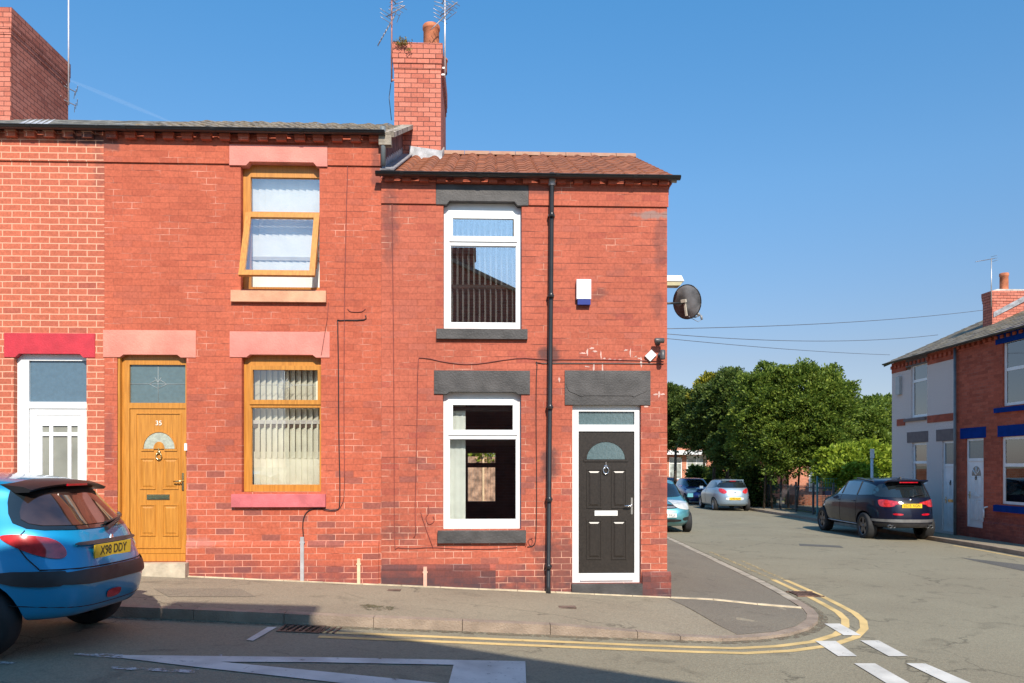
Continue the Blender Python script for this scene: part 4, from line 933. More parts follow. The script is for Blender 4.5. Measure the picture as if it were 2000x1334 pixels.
for i in range(5):
    xx = MP(28 + i * 12); m.prism([(xx, Y - .05, zg + .05), (xx + .09, Y - .05, zg + .05), (xx + .04, Y + .3, zg + .30)], (0, .012, .01))
m.build('lead_flashing', lead, ha)

# ================================================= chimneys (each stands on a party wall)
def chimney(name, label, x0, x1, y0, y1, z0, z1, wallm, pots, par_dx=.035, weeds=False, capz=None, group='brick chimney stacks'):
    t = thing(name, label, 'chimney', ((x0 + x1) / 2, (y0 + y1) / 2, z0), group=group)
    capz = capz or .42
    m = MB(); m.box(x0, x1, y0, y1, z0, z1 - capz)
    p = .011; m.box(x0 - p, x1 + p, y0 - p, y1 + p, z1 - capz, z1 - capz + .085); m.box(x0 - 2 * p, x1 + 2 * p, y0 - 2 * p, y1 + 2 * p, z1 - capz + .086, z1 - capz + .17)
    m.box(x0 - 2.6 * p, x1 + 2.6 * p, y0 - 2.6 * p, y1 + 2.6 * p, z1 - capz + .171, z1)
    m.build('stack', wallm, t)
    m = MB(); vs = [(x0 - .02, y0 - .02), (x1 + .02, y0 - .02), (x1 + .02, y1 + .02), (x0 - .02, y1 + .02)]
    a = [m.bm.verts.new((x, y, z1 + .001)) for x, y in vs]; cx, cy = (x0 + x1) / 2, (y0 + y1) / 2
    b = [m.bm.verts.new((cx + (x - cx) * .7, cy + (y - cy) * .8, z1 + .06)) for x, y in vs]
    for i in range(4): m.bm.faces.new((a[i], a[(i + 1) % 4], b[(i + 1) % 4], b[i]))
    m.bm.faces.new(b); m.build('flaunching', mortarm, t)
    for px, py, r, h in pots:
        m = MB(); m.lathe([(r * .92, z1), (r * .9, z1 + h * .82), (r * .98, z1 + h * .84), (r, z1 + h * .86), (r, z1 + h * .97), (r * .93, z1 + h), (r * .8, z1 + h), (r * .78, z1 + .1)], (px, py, 0), 'z', 20); m.build('chimney_pot', terra, t)
    m = MB(); zf = z0 + .0
    m.build('x', lead, t) if False else None
    return t
YC0, YC1 = Y + RUN - .85, Y + RUN + .85
PC = mainp(YC0)
cx0, cz1 = PC(770, 84); cx1 = PC(861)
ch = chimney('chimney', 'narrow brick chimney with one tall round pot between the upper and lower roofs', cx0, cx1, YC0, YC1, zr0 + 1.0, cz1, B_stack, [(PC(840), YC0 + .3, .145, .46), (cx1 - .06, YC0 + .95, .13, .25), (PC(838), YC0 + 1.3, .12, .2)])
m = MB(); zc_ = PC(800, 306)[1]; m.prism([(cx0 + .25, YC0 - .02, zc_ + .17), (cx1 + .02, YC0 - .02, zc_ + .1), (cx1 + .02, YC0 - .06, zc_ - .12), (cx0 + .25, YC0 - .06, zc_ - .02)], (0, .02, .0))
for i in range(6): m.box(cx1 + .002, cx1 + .02, YC0 + i * .15, YC0 + i * .15 + .13, zc_ - .1 + i * .06, zc_ + .10 + i * .075)
m.build('lead_apron', mat('bright_lead', (.30, .30, .32)), ch)
m = MB(); r9 = random.Random(5)
for (u, v, n, s) in ((786, 88, 170, .10), (800, 103, 25, .045)):
    x, z = PC(u, v)
    for i in range(n):
        p = Vector((x + r9.gauss(0, s * .6), YC0 - .06 - r9.random() * .05, z + r9.gauss(0, s * .32))); d = Vector((r9.uniform(-1, 1), r9.uniform(-1, .2), r9.uniform(-.2, 1))).normalized() * .035
        e = Vector((r9.uniform(-1, 1), r9.uniform(-1, 1), r9.uniform(-1, 1))).normalized() * .012; m.face([p - e, p + d, p + e])
    m.build('weeds', MATS.get('dry_moss_leaf') or leafmat('dry_moss_leaf', [(.16, .09, .03), (.22, .17, .04), (.30, .26, .08)]), ch, recalc=False, kind='stuff'); m = MB()
QC = mainp(YC0); lx1, lz1 = QC(21, 16)
chimney('chimney', 'wide brick chimney cut by the left edge of the photo', lx1 - 1.0, lx1, YC0, YC1, zg + 1.1, lz1, B_stack, [(lx1 - .3, YC0 + .5, .11, .06), (lx1 - .3, YC0 + 1.0, .11, .06)])
mastp = mat('pale_painted_mast', (.62, .58, .6), .4, .1, metal=.3); mastr = mat('rusty_mast', (.38, .17, .15), .6, .2, metal=.2)
yy = YC1 - .1; P_ = mainp(yy); bx, bz = P_(134, 205)
aerial('tv_aerial', 'tall pale mast with small aerials low down on the left chimney', (bx, yy, bz), 2.6, [(-.55, -.3, .2, .05, .35, 4, 'h'), (-.5, -.3, .2, .3, .4, 5, 'h')], mast_m=mastp, group='television aerials on the chimneys')
P_ = mainp(YC0 + .1); bx, bz = P_(765, 160)
aerial('tv_aerial', 'rusty mast with aerials on the left side of the middle chimney', (bx, YC0 + .1, bz), 1.55, [(-.3, -.1, -.62, 1.0, .5, 7, 'h'), (.5, -.4, .05, 1.12, .3, 3, 'h'), (-.3, -.5, .1, 1.36, .5, 6, 'h')], mast_m=mastr, group='television aerials on the chimneys', mount=[(.08, 0, .03)])
P_ = mainp(YC0 + .12); bx, bz = P_(869, 152)
aerial('tv_aerial', 'pale mast with aerials on the right side of the middle chimney', (bx, YC0 + .12, bz), 1.5, [(-.4, -.3, -.6, 1.02, .4, 6, 'h'), (.5, -.5, .1, 1.08, .3, 4, 'h'), (.3, -.6, .1, 1.3, .5, 6, 'h')], mast_m=mastp, group='television aerials on the chimneys', mount=[(-.09, 0, .05), (-.09, 0, .16)])
cable('aerial_cable', 'thin cable hanging down from the rusty mast beside the middle chimney', [(P_(764), YC0 + .08, P_(764, 165)[1]), (P_(761), YC0 + .05, P_(761, 195)[1]), (P_(766), YC0 + .02, P_(766, 240)[1])], .006, group='television aerials on the chimneys')

# ================================================= things fixed to the walls
def pipe_thing(name, label, path, r, mt, collars=(), cat='drainpipe'):
    t = thing(name, label, cat, path[-1]); m = MB(); m.tube(path, r, 14); m.build('pipe', mt, t)
    for z in collars:
        a = path[0]; b = path[-1]; s = (z - a[2]) / (b[2] - a[2]); x = a[0] + (b[0] - a[0]) * s
        m = MB(); m.lathe([(r, -.03), (r + .004, -.026), (r + .004, .026), (r, .03)], (x, a[1], z), 'z', 14); m.box(x - .045, x + .045, a[1] + r * .6, Y - .001, z - .012, z + .012); m.build('collar', mt, t)
    return t
xt, z_t = MP(1077, 345); xb, z_b = MP(1070, 1158); yp = Y - .06
t = pipe_thing('drainpipe', 'full-height black drainpipe between the white windows and the black door', [(xt, yp - .03, z_t + .02), (xt, yp, z_t - .12), (xb, yp, z_b + .1), (xb - .0, yp - .05, z_b)], .031, blackp, [MP(1075, v)[1] for v in (424, 580, 796, 975, 1105)])
m = MB(); m.lathe([(.034, -.08), (.046, -.07), (.048, .06), (.04, .075)], (xt, yp, z_t - .06), 'z', 14); m.build('lead_collar', lead, t)
xt, z_t = MP(750, 262); xb, z_b = MP(750, 325)
pipe_thing('drainpipe', 'short grey drainpipe dropping from the upper gutter to the lower gutter', [(xt, yp - .06, z_t + .05), (xt, yp - .02, z_t - .08), (xb, yp - .02, z_b - .02)], .034, mat('grey_plastic_pipe', (.16, .18, .19), .4, .1), [])
for (u0, v0, v1, w_, c_, nm, lb) in ((592, 1048, 1136, .045, (.42, .40, .40), 'conduit', 'grey metal conduit rising from the pavement below the oak framed windows'),
                                 (702, 1090, 1142, .04, (.70, .52, .33), 'conduit', 'cream cover strip on the wall foot, left of two short strips'),
                                 (831, 1106, 1150, .045, (.68, .38, .28), 'conduit', 'pinkish cover strip on the wall foot, right of two short strips')):
    x, z1_ = MP(u0, v0); z0_ = MP(u0, v1)[1]; m = MB(); m.box(x - w_ / 2, x + w_ / 2, Y - .065, Y - .031, z0_ - .03, z1_); m.box(x - w_ / 2 - .008, x + w_ / 2 + .008, Y - .0655, Y - .0305, z1_ - .08, z1_ - .06)
    m.build(nm, mat(nm + str(u0), c_, .6, .1, bump=.2), bevel=.006, label=lb, cat='conduit')
# alarm box
t = thing('alarm_box', 'white alarm box with a blue base high on the wall by the drainpipe', 'alarm box', (MP(1139), Y, MP(1139, 597)[1]))
a = rect(MP, 1125, 548, 1153, 586); m = MB(); m.box(a[0], a[1], Y - .075, Y - .001, a[2], a[3]); m.build('cover', white, t, bevel=.018)
a = rect(MP, 1127, 586.5, 1152, 597); m = MB(); m.box(a[0], a[1], Y - .07, Y - .001, a[2], a[3]); m.build('base', mat('blue_alarm_base', (.02, .035, .22), .3, .05), t, bevel=.01)
# sensor diamond, cctv cameras
x, z = MP(1270, 695); m = MB(); m.obox((x, Y - .02, z), (.042, 0, .042), (0, .018, 0), (-.034, 0, .034)); m.build('wall_sensor', white, label='small white diamond shaped sensor at the house corner', cat='sensor', bevel=.006)
def cctv(u, v, lb, s=1):
    x, z = MP(u, v); t = thing('security_camera', lb, 'camera', (x, Y, z), group='small dark cameras on the house corner')
    m = MB(); m.lathe([(0, -.03), (.035, -.03), (.04, 0)], (x, Y - .001, z), 'y', 16); m.tube([(x, Y - .02, z), (x + .01, Y - .08, z - .0)], .012, 8); m.build('mount', mat('dark_grey_metal', (.08, .075, .075), .4, .1), t)
    m = MB(); m.lathe([(.0, -.075), (.03, -.07), (.034, -.055), (.034, .05), (.02, .055)], (x + .0, Y - .12, z + .0), 'x' if s else 'z', 14); m.mi(0); m.build('housing', mat('dark_grey_metal', (.08, .075, .075)), t)
cctv(1285, 668, 'dark camera sticking out sideways above the white diamond sensor', 1); cctv(1290, 694, 'dark upright camera right of the white diamond sensor', 0)
# floodlight and dish on the gable
Yf = Y + .35; Pf = mainp(Yf); t = thing('wall_lamp', 'white box lamp sticking out from the gable above the dish', 'lamp', (XE, Yf, Pf(1315, 560)[1]))
z1_, z0_ = Pf(1315, 541)[1], Pf(1315, 560)[1]; xe_ = Pf(1333); zm = z0_ + (z1_ - z0_) * .42
m = MB(); m.prism([(XE + .001, Yf - .09, zm), (xe_, Yf - .09, zm), (xe_ - .035, Yf - .09, z1_), (XE + .001, Yf - .09, z1_)], (0, .18, 0)); m.build('housing', white, t, bevel=.008)
m = MB(); m.prism([(XE + .001, Yf - .08, zm - .001), (xe_ - .015, Yf - .08, zm - .001), (xe_ - .05, Yf - .08, z0_), (XE + .001, Yf - .08, z0_)], (0, .16, 0)); m.build('diffuser', mat('yellowed_diffuser', (.5, .44, .25), .4, .1), t, bevel=.006)
Yd = Y + .5; Pd = mainp(Yd); dc = Vector((Pd(1341), Yd, Pd(1341, 590)[1]))
t = thing('satellite_dish', 'grey satellite dish on an arm from the gable wall', 'satellite dish', (XE, Yd, dc.z))
nrm = Vector((.62, .72, .30)).normalized(); ux = nrm.cross(Vector((0, 0, 1))).normalized(); uy = ux.cross(nrm).normalized() * -1
if uy.z < 0: uy = -uy
uu = (ux * .96 + uy * .0).normalized(); m = MB(); rings = []; a_, b_ = .235, .205; tl = R(-14)
for k in range(9):
    q = k / 8; ring = []
    for j in range(36):
        an = j * 2 * math.pi / 36; px, py = b_ * q * math.cos(an), a_ * q * math.sin(an); px, py = px * math.cos(tl) - py * math.sin(tl), px * math.sin(tl) + py * math.cos(tl)
        ring.append(m.bm.verts.new(dc + ux * px + uy * py + nrm * (.055 * q * q - .04)))
    rings.append(ring)
for k in range(8):
    for j in range(36): f = m.bm.faces.new((rings[k][j], rings[k][(j + 1) % 36], rings[k + 1][(j + 1) % 36], rings[k + 1][j])); f.smooth = True
m.build('reflector', mat('dark_grey_dish', (.19, .19, .20), .38, .3, scale=5), t, recalc=False)
m = MB(); m.tube([tuple(v.co) for v in []] or [tuple(dc + ux * (b_ * math.cos(a) * math.cos(tl) - a_ * math.sin(a) * math.sin(tl)) + uy * (b_ * math.cos(a) * math.sin(tl) + a_ * math.sin(a) * math.cos(tl)) + nrm * .015) for a in [j * math.pi / 18 for j in range(37)]], .007, 6); m.build('rim', blackp, t)
bk = dc - nrm * .06; m = MB(); m.tube([(XE, Yd + .0, dc.z - .05), (XE + .12, Yd - .0, dc.z - .02), tuple(bk)], .016, 8); m.box(XE, XE + .012, Yd - .06, Yd + .06, dc.z - .17, dc.z + .04); m.build('arm', blackp, t)
m = MB(); m.obox(bk - uy * .07, ux * .012, uy * .11, nrm * .015); m.obox(bk + Vector((-.02, -.02, .02)), ux * .035, uy * .02, nrm * .02); m.build('clamp', mat('beige_clamp', (.52, .46, .38), .5, .1), t, bevel=.003)
lnb = dc + Vector((.20, .06, -.17)); m = MB(); m.tube([tuple(dc - uy * .2), tuple(dc - uy * .2 + (lnb - dc + uy * .2) * .6 + Vector((0, 0, -.02))), tuple(lnb)], .010, 8); m.tube([tuple(lnb), tuple(lnb + Vector((-.04, 0, .035)))], .022, 10); m.tube([tuple(lnb + Vector((.02, 0, 0))), tuple(lnb + Vector((.03, 0, -.06)))], .016, 8)
m.tube([tuple(lnb + Vector((.03, 0, -.05))), tuple(lnb + Vector((-.02, 0, -.09))), tuple(dc - uy * .22 + Vector((.03, 0, 0)))], .004, 6); m.build('feed_horn', mat('pale_and_dark_plastic', (.3, .3, .3), .4, .2), t)
# cables
dkc = mat('brick_red_painted_cable', (.22, .05, .04), .6, .2)
cable('wall_cable', 'long thin cable down the painted brick wall right of the open window', wallpts(wsm([(676, 283), (679, 330), (677, 400), (675, 500), (673, 600), (672, 800), (673, 950), (668, 985), (655, 998), (632, 996)])), .005, dkc)
cable('wall_cable', 'dark cable beside it that bends to the right above mid height', wallpts(wsm([(714, 616), (711, 625), (664, 626), (660, 632), (661, 700), (662, 850), (664, 975), (656, 996), (620, 993), (600, 1000), (592, 1020), (593, 1050)])), .0075)
cable('wall_cable', 'short cable end curling right under the first floor windows', wallpts(wsm([(679, 603), (686, 609), (706, 609), (714, 603)])), .004, dkc)
cable('wall_cable', 'thin slanting cable across the salmon lintel end', wallpts([(642, 590), (640, 620), (628, 694)], D - .017), .003, dkc)
cable('wall_cable', 'thin dark line of the paint seam between the painted and corner houses, with a sagging cable at its foot', wallpts(wsm([(766, 360), (767, 500), (769, 700), (770, 900), (771, 1058), (778, 1069), (805, 1071), (845, 1069), (900, 1072), (960, 1072), (1010, 1069)])), .0045, dkc)  # upright run is a tube standing for the paint seam; only the foot is cable
cable('wall_cable', 'cable round the top and left of the white ground floor window', wallpts(wsm([(1296, 706), (1200, 703), (1068, 702), (1010, 700), (930, 711), (880, 709), (825, 699), (817, 712), (815, 800), (813, 900), (811, 1000), (812, 1040), (808, 1050)])), .0055, dkc)
cable('wall_cable', 'cable running behind the drainpipe and down right of the white window', wallpts(wsm([(1296, 711), (1200, 710), (1060, 710), (1049, 714), (1047, 800), (1048, 950), (1047, 1040), (1043, 1064), (1030, 1068)])), .006)
cable('wall_cable', 'slanting cable left of the charcoal sill', wallpts(wsm([(822, 1000), (826, 1015), (846, 1071)])), .0045, dkc)
cable('wall_cable', 'small loop of spare cable at the right end of the charcoal sill', wallpts(wsm([(1026, 1068), (1034, 1052), (1040, 1056), (1036, 1066), (1032, 1056), (1040, 1050)])), .004, dkc)
cable('wall_cable', 'small loop of spare cable left of the white ground floor window', wallpts(wsm([(836, 985), (838, 1000), (832, 1012), (838, 1024), (848, 1018), (846, 1008)])), .004, dkc)
# garden fence and shrub seen through the house
m = MB(); PF = mainp(YB + 7.4); a = rect(PF, 890, 892, 990, 1010)
for i in range(60):
    x = a[0] - 1 + i * .1; m.box(x, x + .094, YB + 7.4 + (i % 2) * .006, YB + 7.42 + (i % 2) * .006, -.4, a[3] + rnd.uniform(-.01, .01))
m.build('garden_fence', mat('brown_fence_board', (.42, .26, .17), .85, .3, scale=5, bump=.4), label='brown board fence glimpsed through the white framed ground floor window', cat='fence')
m = MB(); x = PF(944); m.box(x - .03, x + .03, YB + 7.3, YB + 7.38, -.4, a[3] + .1); m.build('fence_post', mat('pale_post', (.70, .50, .30), .8, .1), label='pale timber post in front of the garden fence', cat='post', bevel=.004)

# ---------------------------------------------------------------- building across the main road (behind the camera; it shades the road and shows in the glass)
OY = -.8; px_, pz_ = -.94, 7.2
t = thing('opposite_house', 'brown brick gable house with a chimney across the main road, reflected in the upper window', 'house', (px_, OY, gz(px_)))
m = MB(); sl = .47; ez = pz_ - sl * 4.4
m.face([(px_ - 4.4, OY, -1), (px_ + 4.4, OY, -1), (px_ + 4.4, OY, ez), (px_, OY, pz_), (px_ - 4.4, OY, ez)])
m.face([(px_ + 4.4, OY, -1), (px_ + 4.4, OY - 8, -1), (px_ + 4.4, OY - 8, ez), (px_ + 4.4, OY, ez)]); m.face([(px_ - 4.4, OY, -1), (px_ - 4.4, OY - 8, -1), (px_ - 4.4, OY - 8, ez), (px_ - 4.4, OY, ez)])
m.face([(px_ - 4.4, OY - 8, -1), (px_ + 4.4, OY - 8, -1), (px_ + 4.4, OY - 8, ez), (px_, OY - 8, pz_), (px_ - 4.4, OY - 8, ez)])
m.build('wall', B_opp, t, recalc=False)
m = MB()
for s in (-1, 1): m.prism([(px_, OY + .12, pz_ + .0), (px_ + s * 4.6, OY + .12, pz_ - sl * 4.6), (px_ + s * 4.6, OY + .12, pz_ - sl * 4.6 + .1), (px_, OY + .12, pz_ + .1)], (0, -8.3, 0))
m.build('roof', tileS, t)
m = MB(); m.box(-1.66, -.22, OY - .75, OY - .01, pz_ - .8, 7.55); m.box(-1.70, -.18, OY - .79, OY + .03, 7.36, 7.55); m.build('chimney', B_opp, t)
# ---------------------------------------------------------------- terrace across the side street
RA = R(-92.4); O = C(12.4, 18.6); RP = PL(O, RA); zb = gz(*O)
EXT = 2.6                                   # continues past the picture edge
fc = RP(1742); jn = RP(1868); en = EXT
def rr_(u0, v0, u1, v1): return rect(RP, u0, v0, u1, v1)
zE = (RP(1870, 676)[1])
r1 = thing('pebble_dashed_house', 'grey pebble-dashed end house across the side street with brown lintels and white door', 'house', (O[0], O[1], 0), RA, 'houses across the side street', local=True)
r2 = thing('blue_lintel_house', 'dark red brick house across the side street with cobalt blue lintels and sills', 'house', (O[0], O[1], 0), RA, 'houses across the side street', local=True)
a1 = rr_(1779, 709, 1811, 814); a2 = rr_(1781, 864, 1810, 945); a3 = rr_(1840, 861, 1867, 1038)
WH = 1.02
b1 = rr_(1958, 660, 2000, 791); b1 = (b1[0], b1[0] + WH, b1[2], b1[3]); b2 = rr_(1955, 852, 2000, 986); b2 = (b2[0], b2[0] + WH, b2[2], b2[3]); b3 = rr_(1886, 856, 1921, 1030)
RD = 7.0
zband = RP(1800, 716)[1]; zb2a, zb2b = RP(1850, 821)[1], RP(1850, 812)[1]
m = MB(); facade(m, fc, jn, -1, zband, 0, [a1, a2, a3], .1); m.face([(fc, 0.0006, -1), (fc, RD, -1), (fc, RD, zE), (fc, RD / 2, zE + RD / 2 * .44), (fc, .0006, zE)])
m.build('wall', render_, r1, recalc=False)
m = MB(); lq = rr_(1770, 691, 1812, 713)
for a, b in ((fc, lq[0]), (lq[1], jn - .02)): m = MB(); m.box(a, b, -.012, .02, zband, zE); m.build('brick_band', B_dark, r1)
m = MB()
for i in range(24): m.box(fc + .02 + i * .24, fc + .13 + i * .24, -.06, -.0125, zE - .2, zE - .1) if fc + .13 + i * .24 < jn else None
m.build('dentil_course', B_dark, r1)
for a, b in ((fc + .35, rr_(1768, 0, 1770, 0)[0]), (rr_(1811, 0, 1812, 0)[1], jn)): m = MB(); m.box(a, b, -.02, -.0005, zb2a - .02, zb2b + .06); m.build('string_course', B_dark, r1)
facade_m = MB(); facade(facade_m, jn + .001, en, -1, zE, 0, [b1, b2, b3], .1)
facade_m.face([(en, 0, -1), (en, RD, -1), (en, RD, zE), (en, RD / 2, zE + RD / 2 * .44), (en, 0, zE)])
zs = RP(1930, 672)[1]; bl = rr_(1946, 640, 2000, 667); bl = (bl[0], b1[1] + .18, bl[2], bl[3])
facade_m.box(jn + .03, bl[0] - .005, -.02, -.0005, zs, zE - .12)
for i in range(30): 
    x = jn + .1 + i * .24
    if x + .12 < en: facade_m.box(x, x + .11, -.06, -.0005, zE - .11, zE - .03)
facade_m.build('wall', B_dark, r2, recalc=False)
m = MB(); m.prism([(b3[1] + .01, -.03, -1), (b3[1] + .01, -.03, zb + .42), (b3[1] + .01, -.0005, zb + .46), (b3[1] + .01, -.0005, -1)], (en - b3[1] - .01, 0, 0)); m.build('plinth', B_dark, r2)
def lin(par, q, mt, y=-.012): m = MB(); m.box(q[0], q[1], y, .08, q[2], q[3]); m.build('lintel', mt, par, bevel=.004)
def sil(par, q, mt): m = MB(); m.prism([(q[0], -.06, q[2]), (q[0], -.06, q[3] - .02), (q[0], .08, q[3]), (q[0], .08, q[2])], (q[1] - q[0], 0, 0)); m.build('sill', mt, par, bevel=.004)
lin(r1, lq, brownl, -.02); lin(r1, rr_(1772, 843, 1813, 864), brownl); lin(r1, rr_(1829, 838, 1868, 861), brownl)
sil(r1, rr_(1768, 815, 1810, 822), brownl)
lin(r2, bl, bluep, -.026); q = rr_(1949, 830, 2000, 852); lin(r2, (q[0], b2[1] + .18, q[2], q[3]), bluep); lin(r2, rr_(1876, 835, 1926, 856), bluep)
for q, b in ((rr_(1945, 793, 2000, 804), b1), (rr_(1944, 987, 2000, 1001), b2)): sil(r2, (q[0], b[1] + .16, q[2], q[3]), bluep)
def simple_win(par, q, split, mt=white, gl=PaneM, cur=None, rm=roomd):
    x0, x1, z0, z1 = q; zs_ = z0 + (z1 - z0) * split; t_ = .07
    m = MB(); ringframe(m, x0 + .003, x1 - .003, z0 + .003, z1 - .003, .05, .1, t_); m.box(x0 + t_, x1 - t_, .05, .1, zs_ - .04, zs_ + .04); f = m.build('window', mt, par, bevel=.005)
    m = MB(); m.box(x0 + t_, x1 - t_, .07, .073, z0 + t_, zs_ - .04); m.box(x0 + t_, x1 - t_, .07, .073, zs_ + .04, z1 - t_); m.build('pane', gl, f)
    if cur:
        m = MB(); n = 24
        for (a, b) in cur:
            xa, xb = x0 + (x1 - x0) * a, x0 + (x1 - x0) * b; pts = [(xa + (xb - xa) * i / n, .16 + .012 * math.sin(i * 1.9)) for i in range(n + 1)]
            for p, q_ in zip(pts, pts[1:]): m.face([(p[0], p[1], z0), (q_[0], q_[1], z0), (q_[0], q_[1], z1), (p[0], p[1], z1)])
        m.build('curtain', curt, f, recalc=False)
    m = MB(); m.box(x0 - .1, x1 + .1, .6, .63, z0 - .1, z1 + .1); m.build('room_wall', rm, par)
    return f
simple_win(r1, a1, .68, cur=[(0, .2)]); simple_win(r1, a2, .52, cur=[(0, .12)]); simple_win(r2, b1, .55, cur=[(.0, .2), (.8, 1)]); simple_win(r2, b2, .58, cur=[(0, 1)])
def simple_door(par, q, top, fan, dm=white, hm=brass):
    x0, x1, z0, z1 = q; zt_ = z1 - (z1 - z0) * top
    m = MB(); ringframe(m, x0 + .003, x1 - .003, z0, z1 - .003, .04, .1, .06, .05); m.box(x0 + .06, x1 - .06, .04, .1, zt_ - .04, zt_ + .04); f = m.build('door_frame', white, par, bevel=.004)
    m = MB(); m.box(x0 + .06, x1 - .06, .06, .064, zt_ + .04, z1 - .06); m.build('pane', PaneFr, f)
    m = MB(); a, b, c, d = x0 + .062, x1 - .062, z0 + .052, zt_ - .042; m.box(a, b, .055, .09, c, d); w_ = b - a; h = d - c
    for i in (0, 1):
        for j in (0, 1): raised_panel(m, a + w_ * (.14 + .4 * i), a + w_ * (.46 + .4 * i), c + h * (.08 + .38 * j), c + h * (.40 + .36 * j), .0545, .012, .01)
    if fan: m.box(a + w_ * .15, b - w_ * .15, .045, .0545, d - .42, d - .40)
    dl = m.build('door', dm, par, bevel=.002)
    if fan:
        A = arch(a + w_ * .2, b - w_ * .2, d - .39, d - .13, 12); m = MB(); m.polyxz(A, .05, .0545); fl = m.build('fan_light', PaneFr, dl)
        m = MB(); cx = (a + b) / 2
        for an in (45, 90, 135): m.tube([(cx, .047, d - .39), (cx + .26 * w_ * math.cos(R(an)) * 1.1, .047, d - .39 + .24 * math.sin(R(an)))], .012, 6)
        m.build('glazing_bar', white, dl)
    knocker(dl, (a + b) / 2, c + h * .74, .0545, blackp if fan else mat('dark_iron_knocker', (.05, .05, .05), .4)); letterbox(dl, (a + b) / 2 - .12, (a + b) / 2 + .12, c + h * .44, c + h * .48, .0545, hm if not fan else white)
    lever(dl, a + .05, c + h * .47, .0545, hm, 1, .1)
simple_door(r1, a3, .27, False); simple_door(r2, b3, .24, True)
pz0 = zE + .02
tiles(r1, 'roof', fc - .12, jn, -.18, pz0, RD / 2, pz0 + (RD / 2 + .18) * .44, tileS, .25, 16, .0, 0, per=4, lift=.012, jog=.005)
tiles(r2, 'roof', jn + .001, en + .1, -.18, pz0, RD / 2, pz0 + (RD / 2 + .18) * .44, tileS, .25, 16, .0, 0, per=4, lift=.012, jog=.005)
for rt, a, b in ((r1, fc - .12, jn), (r2, jn, en + .1)):
    m = MB(); zz = pz0 + (RD / 2 + .18) * .44; m.face([(a, RD / 2, zz), (b, RD / 2, zz), (b, RD + .2, zE), (a, RD + .2, zE)]); m.build('back_roof', tileS, rt, recalc=False)
gutter(r1, fc - .15, jn, -.2, zE + .0, brackets=2); gutter(r2, jn + .001, en + .1, -.2, zE + .0, brackets=2)
m = MB(); m.obox((fc - .12, RD / 4 - .1, zE + RD / 4 * .44), (.02, 0, 0), (0, RD / 4 + .1, (RD / 4 + .1) * .44), (0, 0, .05)); m.build('bargeboard', mat('green_grey_board', (.12, .16, .15), .6), r1)
xd = RP(1870); m = MB(); m.tube([(xd, -.07, zE - .05), (xd, -.07, gz(14) - .1)], .038, 10); m.build('drainpipe', mat('grey_plastic_pipe', (.16, .18, .19)), r1)
m = MB(); x = RP(1758); m.box(x - .12, x + .12, -.09, -.001, RP(1758, 771)[1], RP(1758, 736)[1]); m.build('alarm_box', mat('off_white_plastic', (.42, .42, .40), .4, .05), r1, bevel=.03)
m = MB(); x, z = RP(1925, 993); m.tube([(x, -.05, z - .25), (x, -.05, z)], .02, 8); m.tube([(x, -.05, z), (x + .06, -.05, z + .03), (x + .1, -.0, z + .05)], .02, 8); m.build('overflow_pipe', white, r2)
m = MB(); x, z = RP(1736, 829); m.lathe([(0, -.02), (.3, .0), (.33, .05)], (fc - .3, .6, z), 'y', 20); m.tube([(fc, .7, z - .1), (fc - .3, .62, z)], .02, 6); m.build('satellite_dish', mat('dark_grey_dish', (.12, .12, .125)), r1)
# chimney on the ridge between them
cdp = 22.2; def_c = lambda u, v: (C(cdp * (u - 1000) / F, cdp)[0], C(cdp * (u - 1000) / F, cdp)[1], CZ + (HZ - v) / F * cdp)
p = def_c(1938, 568); q = def_c(2003, 568)
t = chimney('chimney', 'low red brick chimney with tall round pots at the right edge', p[0], q[0] + .3, p[1], p[1] + .42, 3.0, p[2], B_stack, [(def_c(1971, 0)[0], p[1] + .2, .125, .56), (def_c(2010, 0)[0] + .2, p[1] + .2, .125, .5)], capz=.3)
m = MB(); a = def_c(1940, 612); b = def_c(2003, 582); m.prism([(a[0], a[1] - .02, a[2] - .12), (b[0], b[1] - .02, b[2] - .08), (b[0], b[1] - .02, b[2] + .08), (a[0], a[1] - .02, a[2] + .03)], (0, .015, 0)); m.build('lead_apron', mat('bright_lead', (.30, .30, .32)), t)
p2 = def_c(1934, 600); aerial('tv_aerial', 'thin aerial mast with one long boom on the right-hand chimney', (p2[0], p2[1] - .05, p2[2]), 1.4, [(-.72, -.2, -.16, 1.38, .6, 8, 'h')], group='television aerials on the chimneys', blen=.16)

# ---------------------------------------------------------------- overhead wires
def pt(u, v, d): x, y = C(d * (u - 1000) / F, d); return Vector((x, y, CZ + (HZ - v) / F * d))
def wire(name, label, a, b, sag, r=.0065):
    m = MB(); n = 24; m.tube([tuple(a.lerp(b, i / n) - Vector((0, 0, sag * 4 * (i / n) * (1 - i / n)))) for i in range(n + 1)], r, 5)
    return m.build(name, mat('black_wire', (.09, .09, .10), .5), label=label, cat='wire', group='overhead wires over the side street')
wire('overhead_wire', 'highest overhead wire running to the right-hand chimney', pt(1300, 642, 14), pt(1926, 605, 22), .10)
wire('overhead_wire', 'middle overhead wire, ending on the dark roof', pt(1300, 652, 15), pt(1832, 654, 22), .16)
wire('overhead_wire', 'lowest overhead wire, ending at the eaves of the pebble-dashed house', pt(1300, 661, 16), pt(1738, 693, 25), .05)

